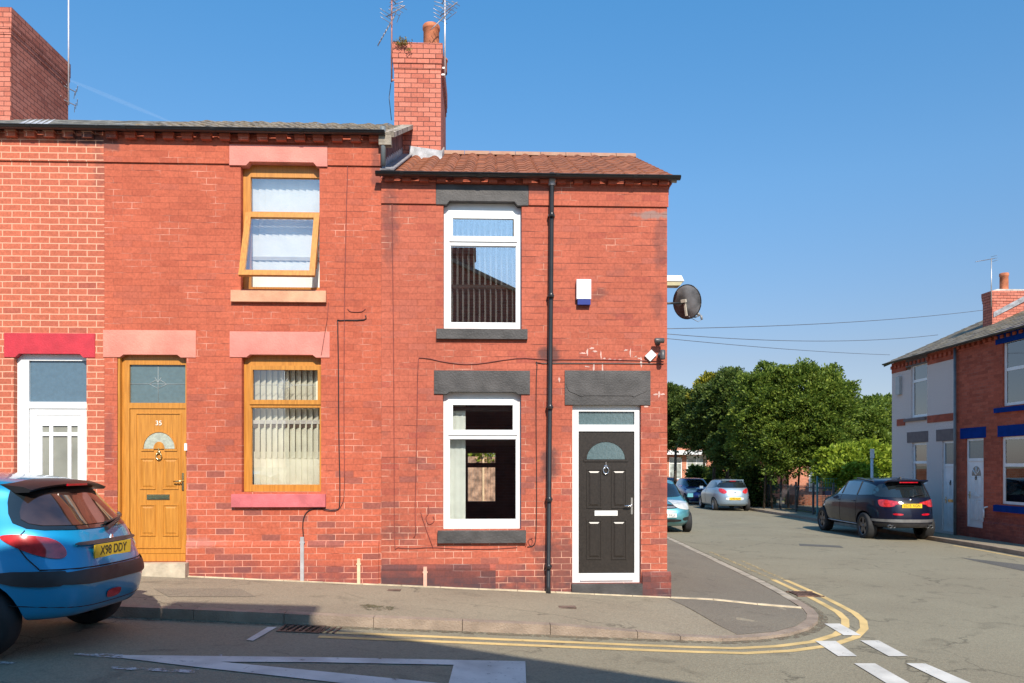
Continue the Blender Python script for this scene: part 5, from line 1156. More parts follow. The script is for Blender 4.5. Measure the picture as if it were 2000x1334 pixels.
# ---------------------------------------------------------------- cars
def chaikin(P, n=2):
    for _ in range(n):
        Q = []
        for i in range(len(P)):
            a, b = P[i], P[(i + 1) % len(P)]
            Q += [(a[0] * .75 + b[0] * .25, a[1] * .75 + b[1] * .25), (a[0] * .25 + b[0] * .75, a[1] * .25 + b[1] * .75)]
        P = Q
    return P
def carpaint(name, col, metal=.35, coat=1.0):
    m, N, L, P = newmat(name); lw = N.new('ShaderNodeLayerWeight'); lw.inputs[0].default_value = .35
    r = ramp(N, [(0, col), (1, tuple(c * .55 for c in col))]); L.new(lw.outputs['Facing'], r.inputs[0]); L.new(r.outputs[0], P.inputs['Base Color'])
    tc = N.new('ShaderNodeTexCoord'); n = N.new('ShaderNodeTexNoise'); n.inputs['Scale'].default_value = 3; n.inputs['Detail'].default_value = 8; L.new(tc.outputs['Object'], n.inputs['Vector'])
    q = N.new('ShaderNodeMapRange'); q.inputs[3].default_value = .28; q.inputs[4].default_value = .5; L.new(n.outputs[0], q.inputs[0]); L.new(q.outputs[0], P.inputs['Roughness'])
    P.inputs['Metallic'].default_value = metal; P.inputs['Coat Weight'].default_value = coat; P.inputs['Coat Roughness'].default_value = .03; P.inputs['Specular IOR Level'].default_value = .5 * coat ** 2; MATS[name] = m; return m
carglass = mat('dark_car_glass', (.012, .016, .018), .03, .05, spec=.9, coat=.6)
rubber = mat('tyre_rubber', (.018, .018, .019), .8, .2)
trimb = mat('black_bumper_trim', (.03, .028, .03), .5, .2)
alloy = mat('alloy_wheel_silver', (.45, .46, .48), .35, .1, metal=.7)
alloyd = mat('dark_alloy_wheel', (.12, .115, .12), .35, .1, metal=.7)
redl = mat('red_lamp_lens', (.50, .008, .02), .12, .15, scale=14, coat=1)
redb = mat('bright_red_lamp_lens', (.55, .03, .035), .12, .2, scale=14, coat=1)
clearl = mat('clear_lamp_lens', (.62, .62, .58), .1, .12, scale=5, coat=1)
plateY = mat('yellow_plate', (.80, .52, .03), .35, .04); plateW = mat('white_plate', (.78, .78, .74), .35, .04); ink = mat('black_plate_ink', (.02, .02, .02), .5)
gapm = mat('panel_gap_shadow_black', (.008, .008, .01), .6)
def spline(vals, k):
    out = []
    for i in range(len(vals) - 1):
        p0, p1, p2, p3 = vals[max(i - 1, 0)], vals[i], vals[i + 1], vals[min(i + 2, len(vals) - 1)]
        for j in range(k):
            t = j / k; out.append([.5 * (2 * b + (c - a) * t + (2 * a - 5 * b + 4 * c - d) * t * t + (3 * b - a - 3 * c + d) * t ** 3) for a, b, c, d in zip(p0, p1, p2, p3)])
    out.append(list(vals[-1])); return out
class Car:
    """rings: (x_front, z_front, x_rear, z_rear, half_width, front_squareness, rear_squareness)"""
    def __init__(s, name, label, x, y, heading, rings, wheels, wr, wt, paint, group='parked cars', cat='car', pitch=0, tread=.20, NR=64, k=5):
        z = gz(x, y) - .1
        s.root = thing(name, label, cat, (x, y, z), heading, group, local=True)
        if pitch: s.root.rotation_euler = (0, pitch, heading)
        R_ = spline(rings, k); bm = bmesh.new(); loops = []
        for xf, zf, xr, zr, w_, nf, nr in R_:
            loop = []; xc, a = (xf + xr) / 2, (xf - xr) / 2
            for j in range(NR):
                an = 2 * math.pi * j / NR; c_, s_ = math.cos(an), math.sin(an); n = nf if c_ > 0 else nr
                px = xc + a * math.copysign(abs(c_) ** (2 / n), c_); py = w_ * math.copysign(abs(s_) ** (2 / n), s_)
                loop.append(bm.verts.new((px, py, zr + (zf - zr) * (px - xr) / max(xf - xr, .01))))
            loops.append(loop)
        for A, B in zip(loops, loops[1:]):
            for j in range(NR): bm.faces.new((A[j], A[(j + 1) % NR], B[(j + 1) % NR], B[j]))
        bm.faces.new(loops[0][::-1]); bm.faces.new(loops[-1])
        bmesh.ops.recalc_face_normals(bm, faces=bm.faces)
        for f in bm.faces: f.smooth = True
        s.bvh = BVHTree.FromBMesh(bm)
        me = bpy.data.meshes.new('body'); bm.to_mesh(me); bm.free()
        me.materials.append(paint); me.materials.append(gapm)
        tmp = bpy.data.objects.new('tmp_body', me); COL.objects.link(tmp)
        wmax = max(r[4] for r in rings)
        cb = MB()
        for wx in wheels:
            for sd in (1, -1): cb.mi(1).lathe([(0.0001, .5 * wmax), (wr + .055, .5 * wmax), (wr + .055, wmax + .2), (0.0001, wmax + .2)], (wx, 0, wr), 'y', 32) if sd > 0 else cb.mi(1).lathe([(0.0001, -wmax - .2), (wr + .055, -wmax - .2), (wr + .055, -.5 * wmax), (0.0001, -.5 * wmax)], (wx, 0, wr), 'y', 32)
        bmesh.ops.remove_doubles(cb.bm, verts=cb.bm.verts, dist=.002); bmesh.ops.recalc_face_normals(cb.bm, faces=cb.bm.faces)
        cm = bpy.data.meshes.new('cut'); cb.bm.to_mesh(cm); cb.bm.free(); cm.materials.append(paint); cm.materials.append(gapm)
        cut = bpy.data.objects.new('tmp_cut', cm); COL.objects.link(cut)
        md = tmp.modifiers.new('b', 'BOOLEAN'); md.operation = 'DIFFERENCE'; md.solver = 'EXACT'; md.object = cut
        bpy.context.view_layer.update()
        res = bpy.data.meshes.new_from_object(tmp.evaluated_get(bpy.context.evaluated_depsgraph_get()))
        bpy.data.objects.remove(tmp); bpy.data.objects.remove(cut)
        b2 = bmesh.new(); b2.from_mesh(res)
        for e in b2.edges: e.smooth = not (len(e.link_faces) == 2 and (e.link_faces[0].material_index != e.link_faces[1].material_index or e.calc_face_angle(0) > R(50)))
        for f in b2.faces: f.smooth = True
        b2.to_mesh(res); b2.free(); res.name = 'body'; res.materials.clear(); res.materials.append(paint); res.materials.append(gapm)
        link(res, 'body', s.root)
        for wx in wheels:
            for sd in (1, -1): s.wheel(wx, sd * wmax * .962, wr, tread, sd, wt)
    def wheel(s, wx, yo, r, tw, sd, style):
        spokes, am, rimr = style; w0 = MB(); yi = yo - sd * tw
        w0.lathe([(rimr, yo - sd * .01), (rimr + .02, yo), (r - .03, yo - sd * .002), (r - .006, yo - sd * .018), (r, yo - sd * .05), (r, yi + sd * .05), (r - .01, yi + sd * .01), (rimr, yi)], (wx, 0, r), 'y', 36)
        wh = w0.build('wheel', rubber, s.root); m = MB()
        m.lathe([(rimr, yo - sd * .008), (rimr - .012, yo - sd * .006), (rimr - .02, yo - sd * .03), (rimr - .03, yo - sd * .09)], (wx, 0, r), 'y', 32)
        m.lathe([(.0, yo - sd * .02), (.045, yo - sd * .022), (.06, yo - sd * .045)], (wx, 0, r), 'y', 16)
        for i in range(spokes):
            a = 2 * math.pi * i / spokes + .3; d = Vector((math.cos(a), 0, math.sin(a))); t_ = Vector((-math.sin(a), 0, math.cos(a))); c0 = Vector((wx, yo - sd * .038, r))
            m.obox(c0 + d * (rimr * .52), d * (rimr * .47), Vector((0, .012, 0)), t_ * (rimr * (1.1 if spokes < 7 else .7) / spokes))
        m.build('rim', am, wh); m = MB(); m.lathe([(0, yo - sd * .10), (rimr - .012, yo - sd * .10)], (wx, 0, r), 'y', 24); m.build('brake_disc', mat('brake_disc', (.06, .055, .05), .5, .2, metal=.5), wh)
    def patch(s, name, poly, ang, m, off=.006, step=.05, smooth=2, parent=None, label=None, thick=0):
        P = chaikin(poly, smooth) if smooth else poly
        o = Vector((math.cos(ang), math.sin(ang), 0)); sa = Vector((-math.sin(ang), math.cos(ang), 0))
        bm = bmesh.new(); bm.faces.new([bm.verts.new((p[0], p[1], 0)) for p in P])
        for ax in (0, 1):
            lo, hi = min(p[ax] for p in P), max(p[ax] for p in P); n = int((hi - lo) / step)
            for i in range(1, n + 1):
                co = [0, 0, 0]; no = [0, 0, 0]; co[ax] = lo + i * (hi - lo) / (n + 1); no[ax] = 1
                bmesh.ops.bisect_plane(bm, geom=bm.verts[:] + bm.edges[:] + bm.faces[:], plane_co=co, plane_no=no)
        last = None; dead = []
        for v in bm.verts:
            h = s.bvh.ray_cast(sa * v.co.x + Vector((0, 0, v.co.y)) + o * 5, -o)
            if h[0] is None: dead.append(v); continue
            nn = h[1] if h[1].dot(o) > 0 else -h[1]; v.co = h[0] + nn * off
        bmesh.ops.delete(bm, geom=dead, context='VERTS')
        if thick:
            r_ = bmesh.ops.extrude_face_region(bm, geom=bm.faces[:]); 
            for v in [g for g in r_['geom'] if isinstance(g, bmesh.types.BMVert)]: v.co += o * thick
        bmesh.ops.recalc_face_normals(bm, faces=bm.faces)
        for f in bm.faces: f.smooth = not thick
        me = bpy.data.meshes.new(name); bm.to_mesh(me); bm.free(); me.materials.append(m)
        ob = link(me, name, parent or s.root); props(ob, label); return ob
    def line(s, name, pts, ang, m=None, w=.006, off=.003, parent=None):
        o = Vector((math.cos(ang), math.sin(ang), 0)); sa = Vector((-math.sin(ang), math.cos(ang), 0)); q = []
        pts = wsm(pts, 5) if len(pts) > 2 else [tuple(Vector(pts[0]).lerp(Vector(pts[1]), i / 12)) for i in range(13)]
        for a, b in pts:
            h = s.bvh.ray_cast(sa * a + Vector((0, 0, b)) + o * 5, -o)
            if h[0] is not None: q.append(h[0] + (h[1] if h[1].dot(o) > 0 else -h[1]) * off)
        if len(q) > 1: mm = MB(); mm.tube(q, w, 5); return mm.build(name, m or gapm, parent or s.root)
    def plate(s, txt, zc, front, mt, tilt=0, inset=0):
        d = Vector((1 if front else -1, 0, 0)); h = s.bvh.ray_cast(Vector((0, 0, zc)) + d * 5, -d); x = h[0].x + d.x * (.012 - inset)
        m = MB(); m.obox((x, 0, zc), (.006, 0, 0), (0, .26, 0), (tilt * .055, 0, .0555)); p = m.build('number_plate', mt, s.root, bevel=.002)
        rot = (Matrix.Rotation(R(90) * (1 if front else -1), 3, 'Z') @ Matrix.Rotation(R(90), 3, 'X'))
        text_mesh(txt, .108, 'plate_lettering', ink, p, (x + d.x * .0075, 0, zc), rot, .001, .86, org=False)
        return p

# --- blue hatchback at the left edge (front to the left)
SL = math.atan(.05)
c = Car('blue_hatchback', 'metallic blue hatchback cut off by the left edge, with black spoiler and yellow plate', -5.10, 7.0, math.pi - R(6.5), [
    (1.60, .24, -1.70, .30, .70, 3, 4.2), (1.82, .30, -1.84, .33, .79, 2.8, 4.2), (1.90, .42, -1.905, .44, .815, 2.7, 4.2), (1.91, .56, -1.925, .60, .825, 2.7, 4.1), (1.86, .66, -1.905, .70, .825, 2.6, 3.9), (1.72, .76, -1.865, .82, .815, 2.5, 3.6),
    (1.45, .86, -1.82, .93, .79, 2.6, 3.5), (1.05, .95, -1.77, 1.015, .755, 3, 3.4), (.72, 1.10, -1.66, 1.12, .70, 3.3, 3.3), (.42, 1.26, -1.53, 1.25, .635, 3.5, 3.2), (.15, 1.37, -1.41, 1.355, .57, 3.5, 3.4), (-.10, 1.415, -1.25, 1.405, .48, 3, 3), (-.35, 1.43, -.95, 1.43, .25, 2.5, 2.5)],
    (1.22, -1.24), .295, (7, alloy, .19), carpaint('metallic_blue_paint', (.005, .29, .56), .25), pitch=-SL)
Pi = math.pi
c.patch('rear_window', [(-.47, 1.36), (.47, 1.36), (.58, 1.17), (.63, 1.035), (.50, 1.01), (-.50, 1.01), (-.63, 1.035), (-.58, 1.17)], Pi, carglass, .008, .05, 1)
c.patch('rear_glass', [(-.42, 1.31), (.42, 1.31), (.54, 1.17), (.59, 1.07), (.5, 1.04), (-.5, 1.04), (-.59, 1.07), (-.54, 1.17)], Pi, mat('rear_glass_brown', (.06, .035, .028), .02, .3, scale=3, spec=1.0, coat=1), .013, .05, 1)
for sg in (1, -1):
    a = Pi - sg * R(48)
    L_ = [(.54, .965), (.61, .985), (.76, .98), (.92, .95), (1.0, .87), (1.0, .80), (.90, .795), (.74, .845), (.61, .91)]
    K = [(p[0] - .0, p[1]) for p in L_] if sg > 0 else [(-p[0], p[1]) for p in L_]
    c.patch('tail_light', K, a, redb if sg > 0 else redl, .010, .03, 2)
c.patch('bumper_strip', [(-.76, .70), (.76, .70), (.76, .585), (-.76, .585)], Pi, trimb, .016, .05, 1)
c.patch('bumper_strip', [(-.2, .69), (-1.36, .70), (-1.47, .665), (-1.42, .60), (-.9, .575), (-.2, .585)], Pi + R(45), trimb, .018, .05, 1) if False else None
for sg in (1, -1):
    q = [(.72, .70), (1.10, .705), (1.2, .70), (1.2, .59), (.98, .585), (.78, .60), (.70, .65)]
    c.patch('bumper_end', [(sg * p[0], p[1]) for p in q], Pi - sg * R(55), trimb, .015, .04, 1)
c.plate('X98 DDY', .83, False, plateY)
c.patch('tailgate_trim', [(-.36, .915), (.36, .915), (.42, .895), (.36, .885), (-.36, .885), (-.42, .895)], Pi, mat('brown_black_trim', (.06, .045, .045), .4), .02, .04, 1, thick=.015)
m = MB(); h = c.bvh.ray_cast(Vector((-5, 0, .925)), Vector((1, 0, 0)))[0]
m.obox(h + Vector((-.03, 0, 0)), (.006, 0, 0), (0, .012, .004), (0, -.008, .028)); m.obox(h + Vector((-.03, -.014, .012)), (.005, 0, 0), (0, .013, .006), (0, .004, .006)); m.obox(h + Vector((-.03, -.016, -.008)), (.005, 0, 0), (0, .014, -.004), (0, 0, .005)); m.build('badge', chrome, c.root, bevel=.002)
c.patch('fog_light', [(-.12, .50), (.06, .50), (.08, .46), (.05, .425), (-.1, .425), (-.13, .46)], Pi, redl, .010, .03, 2)
for sg in (1, -1): c.line('tailgate_gap', [(sg * .61, 1.015), (sg * .66, .94), (sg * .665, .83), (sg * .645, .72)], Pi, None, .005)
c.line('tailgate_gap', [(-.645, .715), (0, .712), (.645, .715)], Pi); c.line('bumper_groove', [(-.74, .44), (-.4, .40), (0, .39), (.4, .40), (.74, .44)], Pi, None, .004, .001)
c.line('hatch_seam', [(1.42, 1.05), (1.35, 1.2), (1.2, 1.36), (1.12, 1.41)], R(90) + .01) if False else None
m = MB()                       # spoiler over the rear window
n = 20; prev = None; rows = []
for i in range(n + 1):
    y_ = -.50 + 1.0 * i / n; bow = .05 * (1 - (y_ / .50) ** 2); drop = .045 * (abs(y_) / .50) ** 3
    sec = [(-1.20, 1.408 - drop), (-1.40 - bow, 1.398 - drop), (-1.47 - bow, 1.375 - drop), (-1.45 - bow, 1.355 - drop), (-1.34, 1.345 - drop)]
    rows.append([m.bm.verts.new((a, y_, b)) for a, b in sec])
for A, B in zip(rows, rows[1:]):
    for j in range(5): m.bm.faces.new((A[j], A[(j + 1) % 5], B[(j + 1) % 5], B[j]))
m.bm.faces.new(rows[0]); m.bm.faces.new(rows[-1][::-1]); sp = m.build('spoiler', mat('satin_black', (.012, .012, .014), .38, .1, spec=.3), c.root, sharp=R(50))
m = MB(); m.box(-1.528, -1.51, -.13, .13, 1.358, 1.376); m.build('brake_light', redl, sp)
c.line('rear_wiper', [(.02, 1.03), (.20, 1.045), (.50, 1.075)], Pi, blackp, .013, .028); c.line('rear_wiper_arm', [(-.02, .985), (.10, 1.01), (.26, 1.045)], Pi, blackp, .02, .03)
c.patch('side_window', [(.80, 1.35), (.2, 1.37), (-.25, 1.30), (-.70, 1.08), (.85, 1.06), (1.05, 1.17)], R(90), carglass, .004, .07, 1)
c.patch('side_window', [(-.80, 1.35), (-.2, 1.37), (.25, 1.30), (.70, 1.08), (-.85, 1.06), (-1.05, 1.17)], R(-90), carglass, .004, .07, 1)
c.patch('windscreen', [(-.5, 1.34), (.5, 1.34), (.66, 1.0), (-.66, 1.0)], 0, carglass, .004, .07, 1)
m = MB(); m.lathe([(0, 0), (.05, .0), (.06, .02), (.0, .025)], (-1.2, 0, 1.43), 'z', 12); m.tube([(-1.2, 0, 1.44), (-1.32, 0, 1.62)], .004, 5); m.build('roof_aerial', blackp, c.root) if False else m.bm.free()

# --- dark SUV across the side street, driving away from us
def cpos(u, v_ground, d=None):
    x, y = G(u, v_ground); return x, y
RST = R(90) - R(2.6)          # heading along the side street
def hatch_rings(L, W, H, hood=.92, belt=.98, cowl=1.0, rearx=.0, sq=3.7):
    f, r, w_ = L / 2, -L / 2, W / 2
    return [(f * .86, .20, r * .9, .26, w_ * .90, sq, sq + .2), (f * .95, .30, r * .965, .34, w_ * .97, sq - .2, sq), (f, .45, r * .995, .5, w_ * .985, sq - .3, sq), (f * .995, .6, r, .66, w_, sq - .3, sq - .1), (f * .95, .74, r * .985, .80, w_, sq - .4, sq - .1),
            (f * .84, hood - .06, r * .965, .92, w_ * .975, sq - .3, sq - .1), (f * .55, hood + .06, r * .93, belt + .05, w_ * .93, sq, sq), (f * .40, hood + .20, r * .875, belt + .17, w_ * .86, sq + .3, sq), (f * .24, H - .20, r * .81, H - .19, w_ * .78, sq + .5, sq + .3), (f * .08, H - .065, r * .75, H - .075, w_ * .69, sq + .5, sq + .4), (-f * .06, H - .02, r * .66, H - .025, w_ * .56, sq, sq), (-f * .18, H, r * .5, H, w_ * .3, 2.5, 2.5)]
xs_, ys_ = C(10.58, 20.2)
f_, W_, H_ = 2.32, .94, 1.66
suv = Car('dark_suv', 'dark blue-black SUV with five-spoke dark wheels parked across the side street', xs_, ys_ + 2.2, RST, [
    (2.05, .30, -2.1, .36, .80, 3, 3.4), (2.24, .38, -2.26, .40, .88, 2.8, 3.3), (2.32, .52, -2.31, .55, .925, 2.7, 3.3), (2.31, .70, -2.31, .74, .94, 2.7, 3.2), (2.22, .86, -2.28, .90, .94, 2.7, 3.2), (2.0, 1.0, -2.24, 1.03, .925, 2.8, 3.2),
    (1.45, 1.10, -2.18, 1.14, .89, 3.2, 3.3), (1.02, 1.22, -2.10, 1.25, .84, 3.5, 3.5), (.66, 1.42, -1.98, 1.42, .76, 3.8, 3.8), (.38, 1.56, -1.88, 1.55, .70, 3.8, 4), (.1, 1.63, -1.75, 1.615, .60, 3.2, 3.5), (-.1, 1.66, -1.4, 1.66, .3, 2.5, 2.5)],
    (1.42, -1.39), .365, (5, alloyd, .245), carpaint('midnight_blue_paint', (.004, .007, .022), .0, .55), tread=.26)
def std_glass(c, H, roofz, beltz, xw, xr_, fw=.62, rw=.60, side=None, bt=None):
    pass
suv.patch('rear_window', [(-.56, 1.56), (.56, 1.56), (.72, 1.36), (.76, 1.20), (.6, 1.165), (-.6, 1.165), (-.76, 1.20), (-.72, 1.36)], Pi, carglass, .006, .06, 1)
for sg in (1, -1):
    suv.patch('side_window', [(sg * .60 * -1 + 0, 1.54)] and [(-sg * x, z) for x, z in ((.52, 1.50), (-.1, 1.575), (-1.2, 1.56), (-1.72, 1.47), (-1.85, 1.30), (-1.6, 1.20), (.95, 1.165))], sg * R(90), mat('blue_tinted_car_glass', (.02, .05, .07), .03, .1, spec=1, coat=1), .006, .08, 1)
    for xx in (.02, -.98): suv.line('window_pillar', [(-sg * xx, 1.20), (-sg * xx, 1.56)], sg * R(90), gapm, .02, .006)
    for xx in (.0, -1.0): suv.line('door_gap', [(-sg * xx, 1.16), (-sg * xx, .8), (-sg * (xx + .03), .42)], sg * R(90), gapm, .004, .002)
    suv.line('roof_rail', [(-sg * .4, 1.60), (sg * .5, 1.635), (sg * 1.6, 1.58)], sg * R(75), mat('satin_roof_rail', (.2, .2, .22), .3, .1, metal=.8), .016, .02)
    suv.line('sill_trim', [(-sg * 1.0, .40), (sg * 1.0, .40)], sg * R(90), mat('silver_trim', (.35, .35, .36), .35, .1, metal=.7), .018, .012)
    q = [(.60, 1.10), (.75, 1.115), (1.02, 1.075), (1.22, 1.03), (1.21, 1.00), (1.06, .985), (1.02, .93), (.86, .915), (.70, .92), (.63, .98)]
    suv.patch('tail_light', [(sg * p[0], p[1]) for p in q], Pi - sg * R(38), redb, .012, .035, 1)
    suv.patch('reflector', [(sg * p[0], p[1]) for p in ((.70, .76), (.95, .75), (.94, .70), (.71, .71))], Pi - sg * R(30), redl, .010, .04, 1)
    for i in (0, 1):
        mm = MB(); mm.lathe([(.04, 0), (.045, -.02), (.045, -.10), (.036, -.10), (.034, 0)], (-2.12, sg * (.44 + .1 * i), .41), 'x', 14); mm.build('exhaust', MATS['dull_steel'] if 'dull_steel' in MATS else mat('dull_steel', (.2, .2, .2), .35, .1, metal=.8), suv.root)
    mm = MB(); mm.obox((.78, sg * 1.0, 1.18), (.06, .02 * sg, 0), (0, .09, 0), (0, 0, .065)); mm.tube([(.82, sg * .88, 1.13), (.79, sg * .96, 1.15)], .02, 6); mm.build('door_mirror', MATS['midnight_blue_paint'], suv.root, bevel=.02)
    for xx in (-.78, .22): suv.line('door_handle', [(sg * (-xx), 1.03), (sg * (-xx + .18), 1.03)], sg * R(90), MATS['midnight_blue_paint'], .016, .02)
suv.patch('bumper_strip', [(-.8, .60), (.8, .60), (.86, .56), (.8, .52), (-.8, .52), (-.86, .56)], Pi, mat('silver_trim', (.35, .35, .36)), .012, .06, 1)
suv.patch('bumper_lower', [(-.85, .50), (.85, .50), (.8, .40), (-.8, .40)], Pi, trimb, .008, .06, 1)
suv.plate('LC15 XGN', .955, False, plateY)
mm = MB(); hh = suv.bvh.ray_cast(Vector((-5, 0, 1.10)), Vector((1, 0, 0)))[0]; mm.lathe([(0, -.02), (.036, -.02), (.042, 0)], hh, 'x', 20); mm.build('badge', chrome, suv.root)
mm = MB(); mm.obox((-1.97, 0, 1.585), (.12, 0, -.03), (0, .52, 0), (0, 0, .018)); sp = mm.build('spoiler', MATS['midnight_blue_paint'], suv.root, bevel=.01)
mm = MB(); mm.box(-2.105, -2.092, -.24, .24, 1.552, 1.578); mm.build('brake_light', redl, sp)
mm = MB(); mm.tube([(-2.2, -.0, 1.19), (-2.19, -.1, 1.21), (-2.13, -.38, 1.26)], .012, 6); mm.build('rear_wiper', blackp, suv.root)
mm = MB(); mm.prism([(-1.5, -.012, 1.655), (-1.7, -.012, 1.64), (-1.68, -.012, 1.71)], (0, .024, 0)); mm.build('shark_fin_aerial', blackp, suv.root)

# --- silver hatchback
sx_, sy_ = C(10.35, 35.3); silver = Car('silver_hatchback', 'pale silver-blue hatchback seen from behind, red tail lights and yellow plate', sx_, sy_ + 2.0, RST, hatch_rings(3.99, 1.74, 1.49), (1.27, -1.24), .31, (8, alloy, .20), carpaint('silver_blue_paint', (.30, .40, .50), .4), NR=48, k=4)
silver.patch('rear_window', [(-.52, 1.38), (.52, 1.38), (.70, 1.16), (.74, 1.09), (-.74, 1.09), (-.70, 1.16)], Pi, carglass, .006, .08, 1)
for sg in (1, -1):
    silver.patch('tail_light', [(sg * p[0], p[1]) for p in ((.58, 1.07), (.82, 1.05), (1.02, .93), (1.0, .84), (.86, .82), (.64, .92))], Pi - sg * R(42), redb, .010, .05, 1)
    silver.patch('side_window', [(-sg * x, z) for x, z in ((.35, 1.34), (-.3, 1.42), (-1.1, 1.38), (-1.4, 1.20), (-1.2, 1.07), (.75, 1.05))], sg * R(90), carglass, .006, .08, 1)
    mm = MB(); mm.obox((.62, sg * .93, 1.06), (.05, 0, 0), (0, .08, 0), (0, 0, .06)); mm.build('door_mirror', MATS['silver_blue_paint'], silver.root, bevel=.02)
    silver.line('door_gap', [(-sg * .1, 1.04), (-sg * .1, .7), (-sg * .1, .35)], sg * R(90), gapm, .005, .002)
silver.plate('', .62, False, plateY) if False else silver.plate('DV07 KLM', .60, False, plateY)
silver.patch('plate_recess', [(-.4, .68), (.4, .68), (.42, .52), (-.42, .52)], Pi, mat('pale_plate_surround', (.7, .68, .64), .4), .005, .1, 1)
mm = MB(); mm.obox((-1.50, 0, 1.43), (.1, 0, -.02), (0, .5, 0), (0, 0, .015)); sp = mm.build('spoiler', MATS['silver_blue_paint'], silver.root, bevel=.008); mm = MB(); mm.box(-1.612, -1.60, -.15, .15, 1.395, 1.42); mm.build('brake_light', redl, sp)
mm = MB(); hh = silver.bvh.ray_cast(Vector((-5, 0, .88)), Vector((1, 0, 0)))[0]; mm.lathe([(0, -.02), (.05, -.02), (.055, 0)], hh, 'x', 16); mm.build('badge', chrome, silver.root)

# --- cars facing us
def front_car(name, label, x, y, L, W, H, paint, plate_txt, hd=R(-90) - R(2.6), wheel=(6, alloy, .19), det=True, grp='parked cars'):
    k = Car(name, label, x, y, hd, hatch_rings(L, W, H), (L * .315, -L * .31), .30, wheel, paint, NR=48, k=4, group=grp); w_ = W / 2
    k.patch('windscreen', [(-w_ * .66, H - .10), (w_ * .66, H - .10), (w_ * .86, 1.04), (w_ * .5, .99), (-w_ * .5, .99), (-w_ * .86, 1.04)], 0, carglass, .006, .07, 1)
    for sg in (1, -1):
        q = [(.22, .80), (.42, .90), (.80, .93), (.98, .82), (.92, .70), (.60, .66), (.34, .68)]
        k.patch('headlight', [(-sg * (p[0] * w_ / .87), p[1]) for p in q], sg * R(-38) * -1, clearl, .010, .04, 2)
        k.patch('side_window', [(-sg * xx, z) for xx, z in ((.45, H - .16), (-.3, H - .09), (-1.1, H - .13), (-1.35, 1.20), (-1.2, 1.07), (.8, 1.04))], sg * R(90), carglass, .006, .08, 1)
        mm = MB(); mm.obox((L * .19, sg * (w_ + .07), 1.04), (.05, 0, 0), (0, .08, 0), (0, 0, .055)); mm.build('door_mirror', paint, k.root, bevel=.02)
        k.patch('fog_grille', [(-sg * p[0], p[1]) for p in ((.45, .46), (.70, .47), (.74, .38), (.46, .36))], 0, trimb, .006, .05, 1)
    k.patch('grille', [(-.34, .76), (-.18, .82), (.18, .82), (.34, .76), (.26, .70), (-.26, .70)], 0, trimb, .008, .05, 1)
    k.patch('grille_mesh', [(-.26, .755), (.26, .755), (.22, .725), (-.22, .725)], 0, mat('silver_grille', (.45, .45, .46), .35, .1, metal=.6), .012, .05, 1)
    k.patch('lower_grille', [(-.42, .42), (.42, .42), (.40, .33), (-.40, .33)], 0, trimb, .008, .06, 1)
    k.plate(plate_txt, .52, True, plateW)
    return k
tx, ty = C(4.42, 21.4)
teal = front_car('teal_hatchback', 'teal hatchback parked facing us, half hidden behind the corner house', tx, ty + 1.95, 3.85, 1.66, 1.50, carpaint('teal_paint', (.13, .40, .46), .4), 'YN03 EKU')
bx_, by_ = C(10.55, 42.2); front_car('blue_saloon', 'dark blue car facing us just behind the silver hatchback', bx_, by_ + 2, 4.3, 1.76, 1.47, carpaint('dark_blue_paint', (.015, .03, .22), .3), 'MX56 OTB')
bx_, by_ = C(11.1, 52.5); front_car('navy_car', 'dark navy car farthest up the side street, only its roof showing', bx_, by_ + 2, 4.2, 1.76, 1.48, carpaint('navy_paint', (.01, .015, .06), .3), 'PK08 VRD')

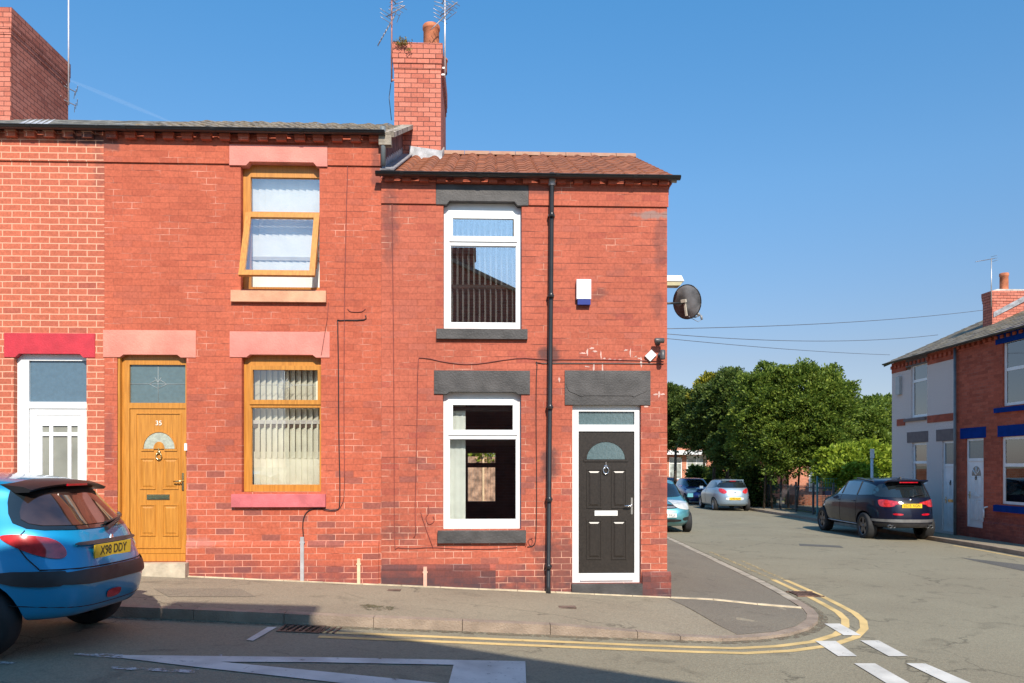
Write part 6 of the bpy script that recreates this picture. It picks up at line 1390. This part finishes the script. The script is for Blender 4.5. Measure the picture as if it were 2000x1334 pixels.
# ---------------------------------------------------------------- trees, fence, far houses
leafG = leafmat('conifer_leaf', [(.034, .070, .011), (.125, .190, .024), (.33, .39, .06)], .40)
leafY = leafmat('yellow_green_leaf', [(.10, .16, .012), (.24, .32, .025), (.38, .44, .05)], .35)
leafO = leafmat('golden_conifer_leaf', [(.06, .09, .008), (.20, .20, .02), (.46, .38, .03)], .25)
leafD = leafmat('dark_hedge_leaf', [(.022, .045, .010), (.07, .115, .020), (.17, .21, .04)], .34)
bark = mat('brown_bark', (.075, .055, .038), .9, .3, scale=9, bump=.8)
def foliage(name, mt, par, blobs, n, size, seed, up=.25, flat=.0, spray=6, hollow=.72):
    """sprays of leaf-sized blades spread through the crown's volume; blobs=(centre, radii)"""
    r = random.Random(seed); V = []; Fc = []
    wts = [b[1][0] * b[1][1] + b[1][1] * b[1][2] + b[1][0] * b[1][2] for b in blobs]; tot = sum(wts)
    for b, wt in zip(blobs, wts):
        c0, rad = Vector(b[0]), b[1]; ph = [r.uniform(0, 6.28) for _ in range(6)]
        nc = max(8, int((rad[0] * rad[2]) ** .5 * 34)); cl = []
        for _ in range(nc):
            d = Vector((r.gauss(0, 1), r.gauss(0, 1), r.gauss(0, 1))).normalized(); q = r.uniform(.86, 1.08)
            cl.append((Vector((d.x * rad[0], d.y * rad[1], d.z * rad[2])) * q, r.uniform(.75, 1.3)))
        for _ in range(int(n * wt / tot)):
            d = Vector((r.gauss(0, 1), r.gauss(0, 1), r.gauss(0, 1))).normalized()
            lump = 1 + .10 * math.sin(d.x * 7 + ph[0]) * math.sin(d.z * 8 + ph[1]) + .07 * math.sin(d.y * 13 + ph[2]) * math.sin(d.z * 15 + ph[3]) + .05 * math.sin(d.x * 23 + ph[4] + d.z * 19)
            q = (hollow + (1 - hollow) * r.random() ** .6) * lump
            # lower edges of each bough droop away, leaving dark gaps between tiers
            p = c0 + Vector((d.x * rad[0], d.y * rad[1], d.z * rad[2])) * q
            if r.random() < .62:
                cc, cs = cl[int(r.random() * nc)]; rr3 = .14 * cs * (rad[0] + rad[2]) / 2
                off = Vector((r.gauss(0, 1), r.gauss(0, 1), r.gauss(0, 1) * .34)) * rr3; off.z -= .35 * (off.x * off.x + off.y * off.y) / max(rr3, .01)
                p = c0 + cc * .97 + off; d = (cc.normalized() * .6 + off.normalized() * .6 + Vector((0, 0, .1))).normalized()
            else: p = c0 + (p - c0) * .9
            out = (d + Vector((0, 0, up))).normalized()
            for k in range(spray):
                dd = (out + Vector((r.gauss(0, .55), r.gauss(0, .55), r.gauss(0, .4)))).normalized(); s_ = size * r.uniform(.6, 1.3)
                sd = dd.cross(Vector((r.gauss(0, 1), r.gauss(0, 1), r.gauss(0, 1)))).normalized() * s_ * .28
                o = p + Vector((r.gauss(0, size * .5), r.gauss(0, size * .5), r.gauss(0, size * .35))); i = len(V)
                V += [o - dd * s_ * .15, o + dd * s_ * .45 + sd, o + dd * s_, o + dd * s_ * .45 - sd]; Fc.append((i, i + 1, i + 2, i + 3))
    me = bpy.data.meshes.new(name); og = ORG[par.name]; me.from_pydata([tuple(v - og) for v in V], [], Fc); me.materials.append(mt)
    return link(me, name, par)
def trunk(par, pts, r0, r1, name='trunk'):
    m = MB(); n = len(pts); m.tube(pts, [r0 + (r1 - r0) * i / (n - 1) for i in range(n)], 10); return m.build(name, bark, par)
def P3(u, v, d): return tuple(pt(u, v, d))
def tree(name, label, base, blobs, n, size, mt, seed, trunks, group='trees beyond the side street', cat='tree', **kw):
    t = thing(name, label, cat, base, group=group); foliage('crown', mt, t, blobs, n, size, seed, **kw)
    for tr in trunks: trunk(t, *tr)
    return t
gzd = lambda u, d: gz(*C(d * (u - 1000) / F, d))
def bl(u0, v0, u1, v1, d, ry): # blob from picture rectangle at depth d
    c = pt((u0 + u1) / 2, (v0 + v1) / 2, d); return (c, ((u1 - u0) / 2 / F * d, ry, (v1 - v0) / 2 / F * d))
def gp_(u, d): x, y = C(d * (u - 1000) / F, d); return (x, y, gz(x, y))
tree('conifer_tree', 'largest clipped conifer standing nearest, bare trunks showing under its crown', gp_(1545, 36),
     [bl(1440, 712, 1560, 880, 37, 1.7), bl(1500, 704, 1630, 860, 36, 1.9), bl(1580, 716, 1656, 850, 35.5, 1.5), bl(1465, 800, 1600, 918, 36, 1.7), bl(1560, 800, 1652, 915, 35, 1.4), bl(1425, 760, 1500, 900, 38, 1.4)],
     26000, .125, leafG, 1, [([gp_(u, 36.5), P3(u + a, 880, 36.5), P3(u + b, 820, 36.8)], .055, .03) for u, a, b in ((1492, 6, 14), (1508, -6, -20), (1524, 4, 12), (1540, -3, 2), (1556, 8, 22))], up=.45, hollow=.55)
tree('conifer_tree', 'dark conifer left of the largest one, drooping over the parked cars', gp_(1400, 44),
     [bl(1355, 735, 1450, 875, 44, 1.9), bl(1385, 715, 1470, 830, 42, 1.8), bl(1330, 772, 1420, 878, 45, 1.6), bl(1390, 830, 1480, 920, 41, 1.5)],
     15000, .14, leafD, 2, [([gp_(u, 44), P3(u + 4, 890, 44), P3(u + 8, 840, 44)], .11, .05) for u in (1392, 1418, 1440)], up=.4, hollow=.62)
tree('golden_conifer_tree', 'small golden-tipped conifer showing above the dark one', gp_(1372, 50), [bl(1355, 735, 1412, 815, 49, 1.4), bl(1366, 730, 1400, 770, 49, 1.1)], 2600, .18, leafO, 3, [([gp_(1375, 50), P3(1376, 800, 50)], .1, .05)], up=.6)
tree('conifer_tree', 'leftmost conifer, next to the brick corner of the house', gp_(1320, 52), [bl(1285, 752, 1350, 845, 52, 2.0), bl(1300, 765, 1372, 850, 51, 1.8), bl(1270, 790, 1345, 868, 53, 1.6)], 9000, .16, leafD, 4, [([gp_(1318, 52), P3(1320, 860, 52)], .14, .07)], up=.4)
tree('conifer_tree', 'lower conifer between the largest tree and the pebble-dashed house', gp_(1705, 42), [bl(1640, 775, 1720, 900, 43, 1.8), bl(1690, 770, 1770, 890, 44, 1.8), bl(1650, 830, 1760, 930, 42, 1.5)], 11000, .15, leafG, 5, [([gp_(1700, 42), P3(1702, 880, 42)], .14, .06)], up=.35)
tree('leafy_bush', 'bright yellow-green bush in front of the darker trees behind the signpost', gp_(1665, 33), [bl(1600, 870, 1680, 945, 32, 1.2), bl(1640, 862, 1725, 935, 33, 1.3), bl(1700, 872, 1755, 940, 34, 1.1), bl(1615, 895, 1700, 950, 31, .9)], 4200, .17, leafY, 6, [([gp_(1665, 33), P3(1668, 900, 33)], .07, .03)], up=.3, cat='bush', group='bushes beyond the side street', hollow=.5)
tree('dark_bush', 'dark hedge-like bush behind the railings right of the silver car', gp_(1500, 38), [bl(1440, 905, 1510, 985, 39, .9), bl(1392, 895, 1450, 975, 46, .9)], 3600, .15, leafD, 7, [([gp_(1500, 38), P3(1500, 950, 38)], .05, .03)], cat='bush', group='bushes beyond the side street')
tree('spiky_plant', 'small dark palm-like plant in front of the white bay window', gp_(1362, 50), [bl(1346, 916, 1384, 935, 50, .5)], 260, .30, leafD, 8, [([gp_(1364, 50), P3(1364, 925, 50)], .05, .03)], cat='plant', group='bushes beyond the side street', spray=5)
tree('garden_bush', 'bright green bush glimpsed through the white framed ground floor window', (*C(-.9, 25), -.1), [(Vector((mainp(24.6)(957), 24.6, mainp(24.6)(957, 880)[1])), (.55, .4, .5))], 500, .12, leafY, 9, [([(mainp(24.6)(957), 24.6, -.2), (mainp(24.6)(957), 24.6, mainp(24.6)(957, 890)[1])], .04, .02)], cat='bush', group='bushes in the back garden')
m = MB(); m.prism([(2.72, 17.2, gz(3, 18) - .3), (sx(2.72, 46) + .15, 46, -.9), (sx(2.72, 46) + .15, 46, gz(3, 46) + 1.7), (2.72, 17.2, gz(3, 18) + 1.75)], (.22, 0, 0))
m.build('garden_wall', B_far, label='tall brick wall along the near side of the side street, behind the corner house', cat='wall')
# lawn behind the railings
ground_poly([C(x, y) for x, y in ((12.6, 26), (13.3, 46), (24, 46), (24, 26))], .012, 'lawn', mat('dry_lawn_soil', (.34, .28, .09), .9, .25, scale=4, bump=.6, col2=(.16, .20, .05)), step=2)
# metal railings along the far pavement
rl = thing('metal_railings', 'dark metal railings along the far pavement in front of the conifers', 'fence', (*C(12.55, 36), gz(12, 36)))
A_ = Vector(C(13.05, 47)); B_ = Vector(C(12.35, 29.5)); n = int((A_ - B_).length / .13); ironf = mat('weathered_iron_paint', (.06, .065, .07), .5, .2)
m = MB()
for i in range(n + 1):
    p = A_.lerp(B_, i / n); z = gz(p.x, p.y); m.tube([(p.x, p.y, z + .06), (p.x, p.y, z + 1.18)], .009, 5)
for zz in (.12, 1.10): m.tube([(A_.x, A_.y, gz(*A_) + zz), (B_.x, B_.y, gz(*B_) + zz)], .018, 5)
m.build('rail_panel', ironf, rl)
for i in range(9):
    p = A_.lerp(B_, i / 8); m = MB(); z = gz(p.x, p.y); m.box(p.x - .035, p.x + .035, p.y - .035, p.y + .035, z - .05, z + 1.32); m.build('post', ironf, rl, bevel=.006)
# green mesh fence running back from the street
gf = thing('green_mesh_fence', 'teal mesh fence with posts below the yellow-green bush', 'fence', (*C(12.35, 29.4), gz(12, 29)))
tealp = mat('teal_fence_paint', (.03, .16, .17), .5, .15); A_ = Vector(C(12.0, 30.2)); B_ = Vector(C(16.2, 31.5)); m = MB(); n = 34
for i in range(n + 1):
    p = A_.lerp(B_, i / n); z = gz(p.x, p.y); m.tube([(p.x, p.y, z + .03), (p.x, p.y, z + 1.5)], .006, 4)
for k in range(9): m.tube([(A_.x, A_.y, gz(*A_) + .05 + k * .18), (B_.x, B_.y, gz(*B_) + .05 + k * .18)], .006, 4)
m.build('mesh_panel', tealp, gf)
for i in range(4):
    p = A_.lerp(B_, i / 3); z = gz(p.x, p.y); m = MB(); m.box(p.x - .03, p.x + .03, p.y - .03, p.y + .03, z - .05, z + 1.58); m.build('post', tealp, gf, bevel=.005)
# low garden wall behind the railings
m = MB(); a = C(14.2, 40); b = C(17.5, 36.8); m.prism([(a[0], a[1], -1), (b[0], b[1], -1), (b[0], b[1], gz(12, 37) + .55), (a[0], a[1], gz(12, 40) + .55)], (.1, .2, 0)); m.build('garden_wall', B_far, label='low brick garden wall behind the railings and the dry lawn', cat='wall')
# signpost behind the SUV
sp_ = gp_(1703, 27); t = thing('signpost', 'small blank white sign on a pale post behind the dark SUV', 'sign', sp_); zt_ = pt(1703, 878, 27).z
m = MB(); m.tube([(sp_[0], sp_[1], sp_[2] - .1), (sp_[0], sp_[1], zt_)], .045, 10); pale = mat('pale_grey_paint', (.55, .62, .68), .5, .08); m.build('post', pale, t)
m = MB(); m.box(sp_[0] - .09, sp_[0] + .05, sp_[1] - .07, sp_[1] - .05, zt_ - .30, zt_ + .02); m.build('sign_plate', mat('white_sign_face', (.75, .76, .76), .4, .04), t, bevel=.004)
# distant mast
q_ = P3(1671, 742, 70); m = MB(); m.tube([(q_[0], q_[1], 0), q_], .05, 6); m.build('distant_pole', mat('grey_pole', (.3, .3, .32)), label='thin distant pole rising between the conifer and the pebble-dashed house', cat='pole')
# houses at the far end
def far_house(name, label, d, u0, u1, vE, wins, bricks=B_far, doors=(), canopy=None, depth=7):
    P = PL(C(0, d), TH); y0 = 0
    o = C(d * (u0 - 1000) / F, d); h = thing(name, label, 'house', (*o, 0), TH, 'houses beyond the conifers', local=True)
    lx = lambda u: (u - u0) / F * d
    lz = lambda v: CZ + (HZ - v) / F * d
    holes = [(lx(a), lx(c_), lz(d_), lz(b)) for a, b, c_, d_ in wins]
    m = MB(); facade(m, 0, lx(u1), -1.5, lz(vE), 0, holes, .1); m.face([(0, 0, -1.5), (0, depth, -1.5), (0, depth, lz(vE)), (0, depth / 2, lz(vE) + 1.8), (0, 0, lz(vE))]); m.face([(lx(u1), 0, -1.5), (lx(u1), depth, -1.5), (lx(u1), depth, lz(vE)), (lx(u1), depth / 2, lz(vE) + 1.8), (lx(u1), 0, lz(vE))]); m.build('wall', bricks, h, recalc=False)
    tiles(h, 'roof', -.2, lx(u1) + .2, -.3, lz(vE) - .05, depth / 2, lz(vE) + 1.8, tileS, .3, 12, 0, per=4)
    m = MB(); m.face([(-.2, depth / 2, lz(vE) + 1.8), (lx(u1) + .2, depth / 2, lz(vE) + 1.8), (lx(u1) + .2, depth + .3, lz(vE) - .1), (-.2, depth + .3, lz(vE) - .1)]); m.build('back_roof', tileS, h, recalc=False)
    for q in holes:
        m = MB(); t_ = .07; ringframe(m, q[0], q[1], q[2], q[3], .03, .09, t_); w3 = (q[1] - q[0]); nb = max(1, round(w3 / .8))
        for i in range(1, nb): m.box(q[0] + w3 * i / nb - .03, q[0] + w3 * i / nb + .03, .031, .089, q[2] + t_, q[3] - t_)
        m.box(q[0] + t_, q[1] - t_, .035, .085, q[3] - (q[3] - q[2]) * .3, q[3] - (q[3] - q[2]) * .3 + .05); f = m.build('window', white, h)
        m = MB(); m.box(q[0] + t_, q[1] - t_, .06, .065, q[2] + t_, q[3] - t_); m.build('pane', mat('far_pale_window', (.42, .46, .42), .15, .3, scale=2, spec=1), f)
    if canopy:
        a, b, c_, d_ = canopy; m = MB(); m.box(lx(a), lx(c_), -.7, -.001, lz(d_), lz(b)); m.build('porch_roof', white, h, bevel=.03)
    return h
far_house('orange_brick_house', 'orange brick house with white bay windows glimpsed left of the conifers', 60, 1270, 1420, 838, [(1307, 893, 1332, 936), (1341, 889, 1379, 942)], canopy=(1280, 880, 1384, 888))
far_house('brick_bungalow', 'orange-red brick house with a white window behind the railings', 50, 1540, 1690, 860, [(1580, 906, 1600, 960)])
# pale object (laundry sack) by the silver car and a few litter specks near the kerb

# faint vapour trail, high and far beyond the roofs
va, vb = pt(120, 150, 900), pt(345, 243, 900)
vm, N_, L_2, P_2 = newmat('thin_vapour'); P_2.inputs['Base Color'].default_value = (.9, .92, .95, 1); P_2.inputs['Roughness'].default_value = 1; P_2.inputs['Alpha'].default_value = .022
m = MB(); n = 30; m.tube([tuple(va.lerp(vb, i / n)) for i in range(n + 1)], [.6 + 2.2 * math.sin(math.pi * i / n) * (1 - .3 * i / n) for i in range(n + 1)], 10)
m.build('vapour_trail', vm, label='faint white vapour trail slanting down behind the left roof', cat='vapour trail')
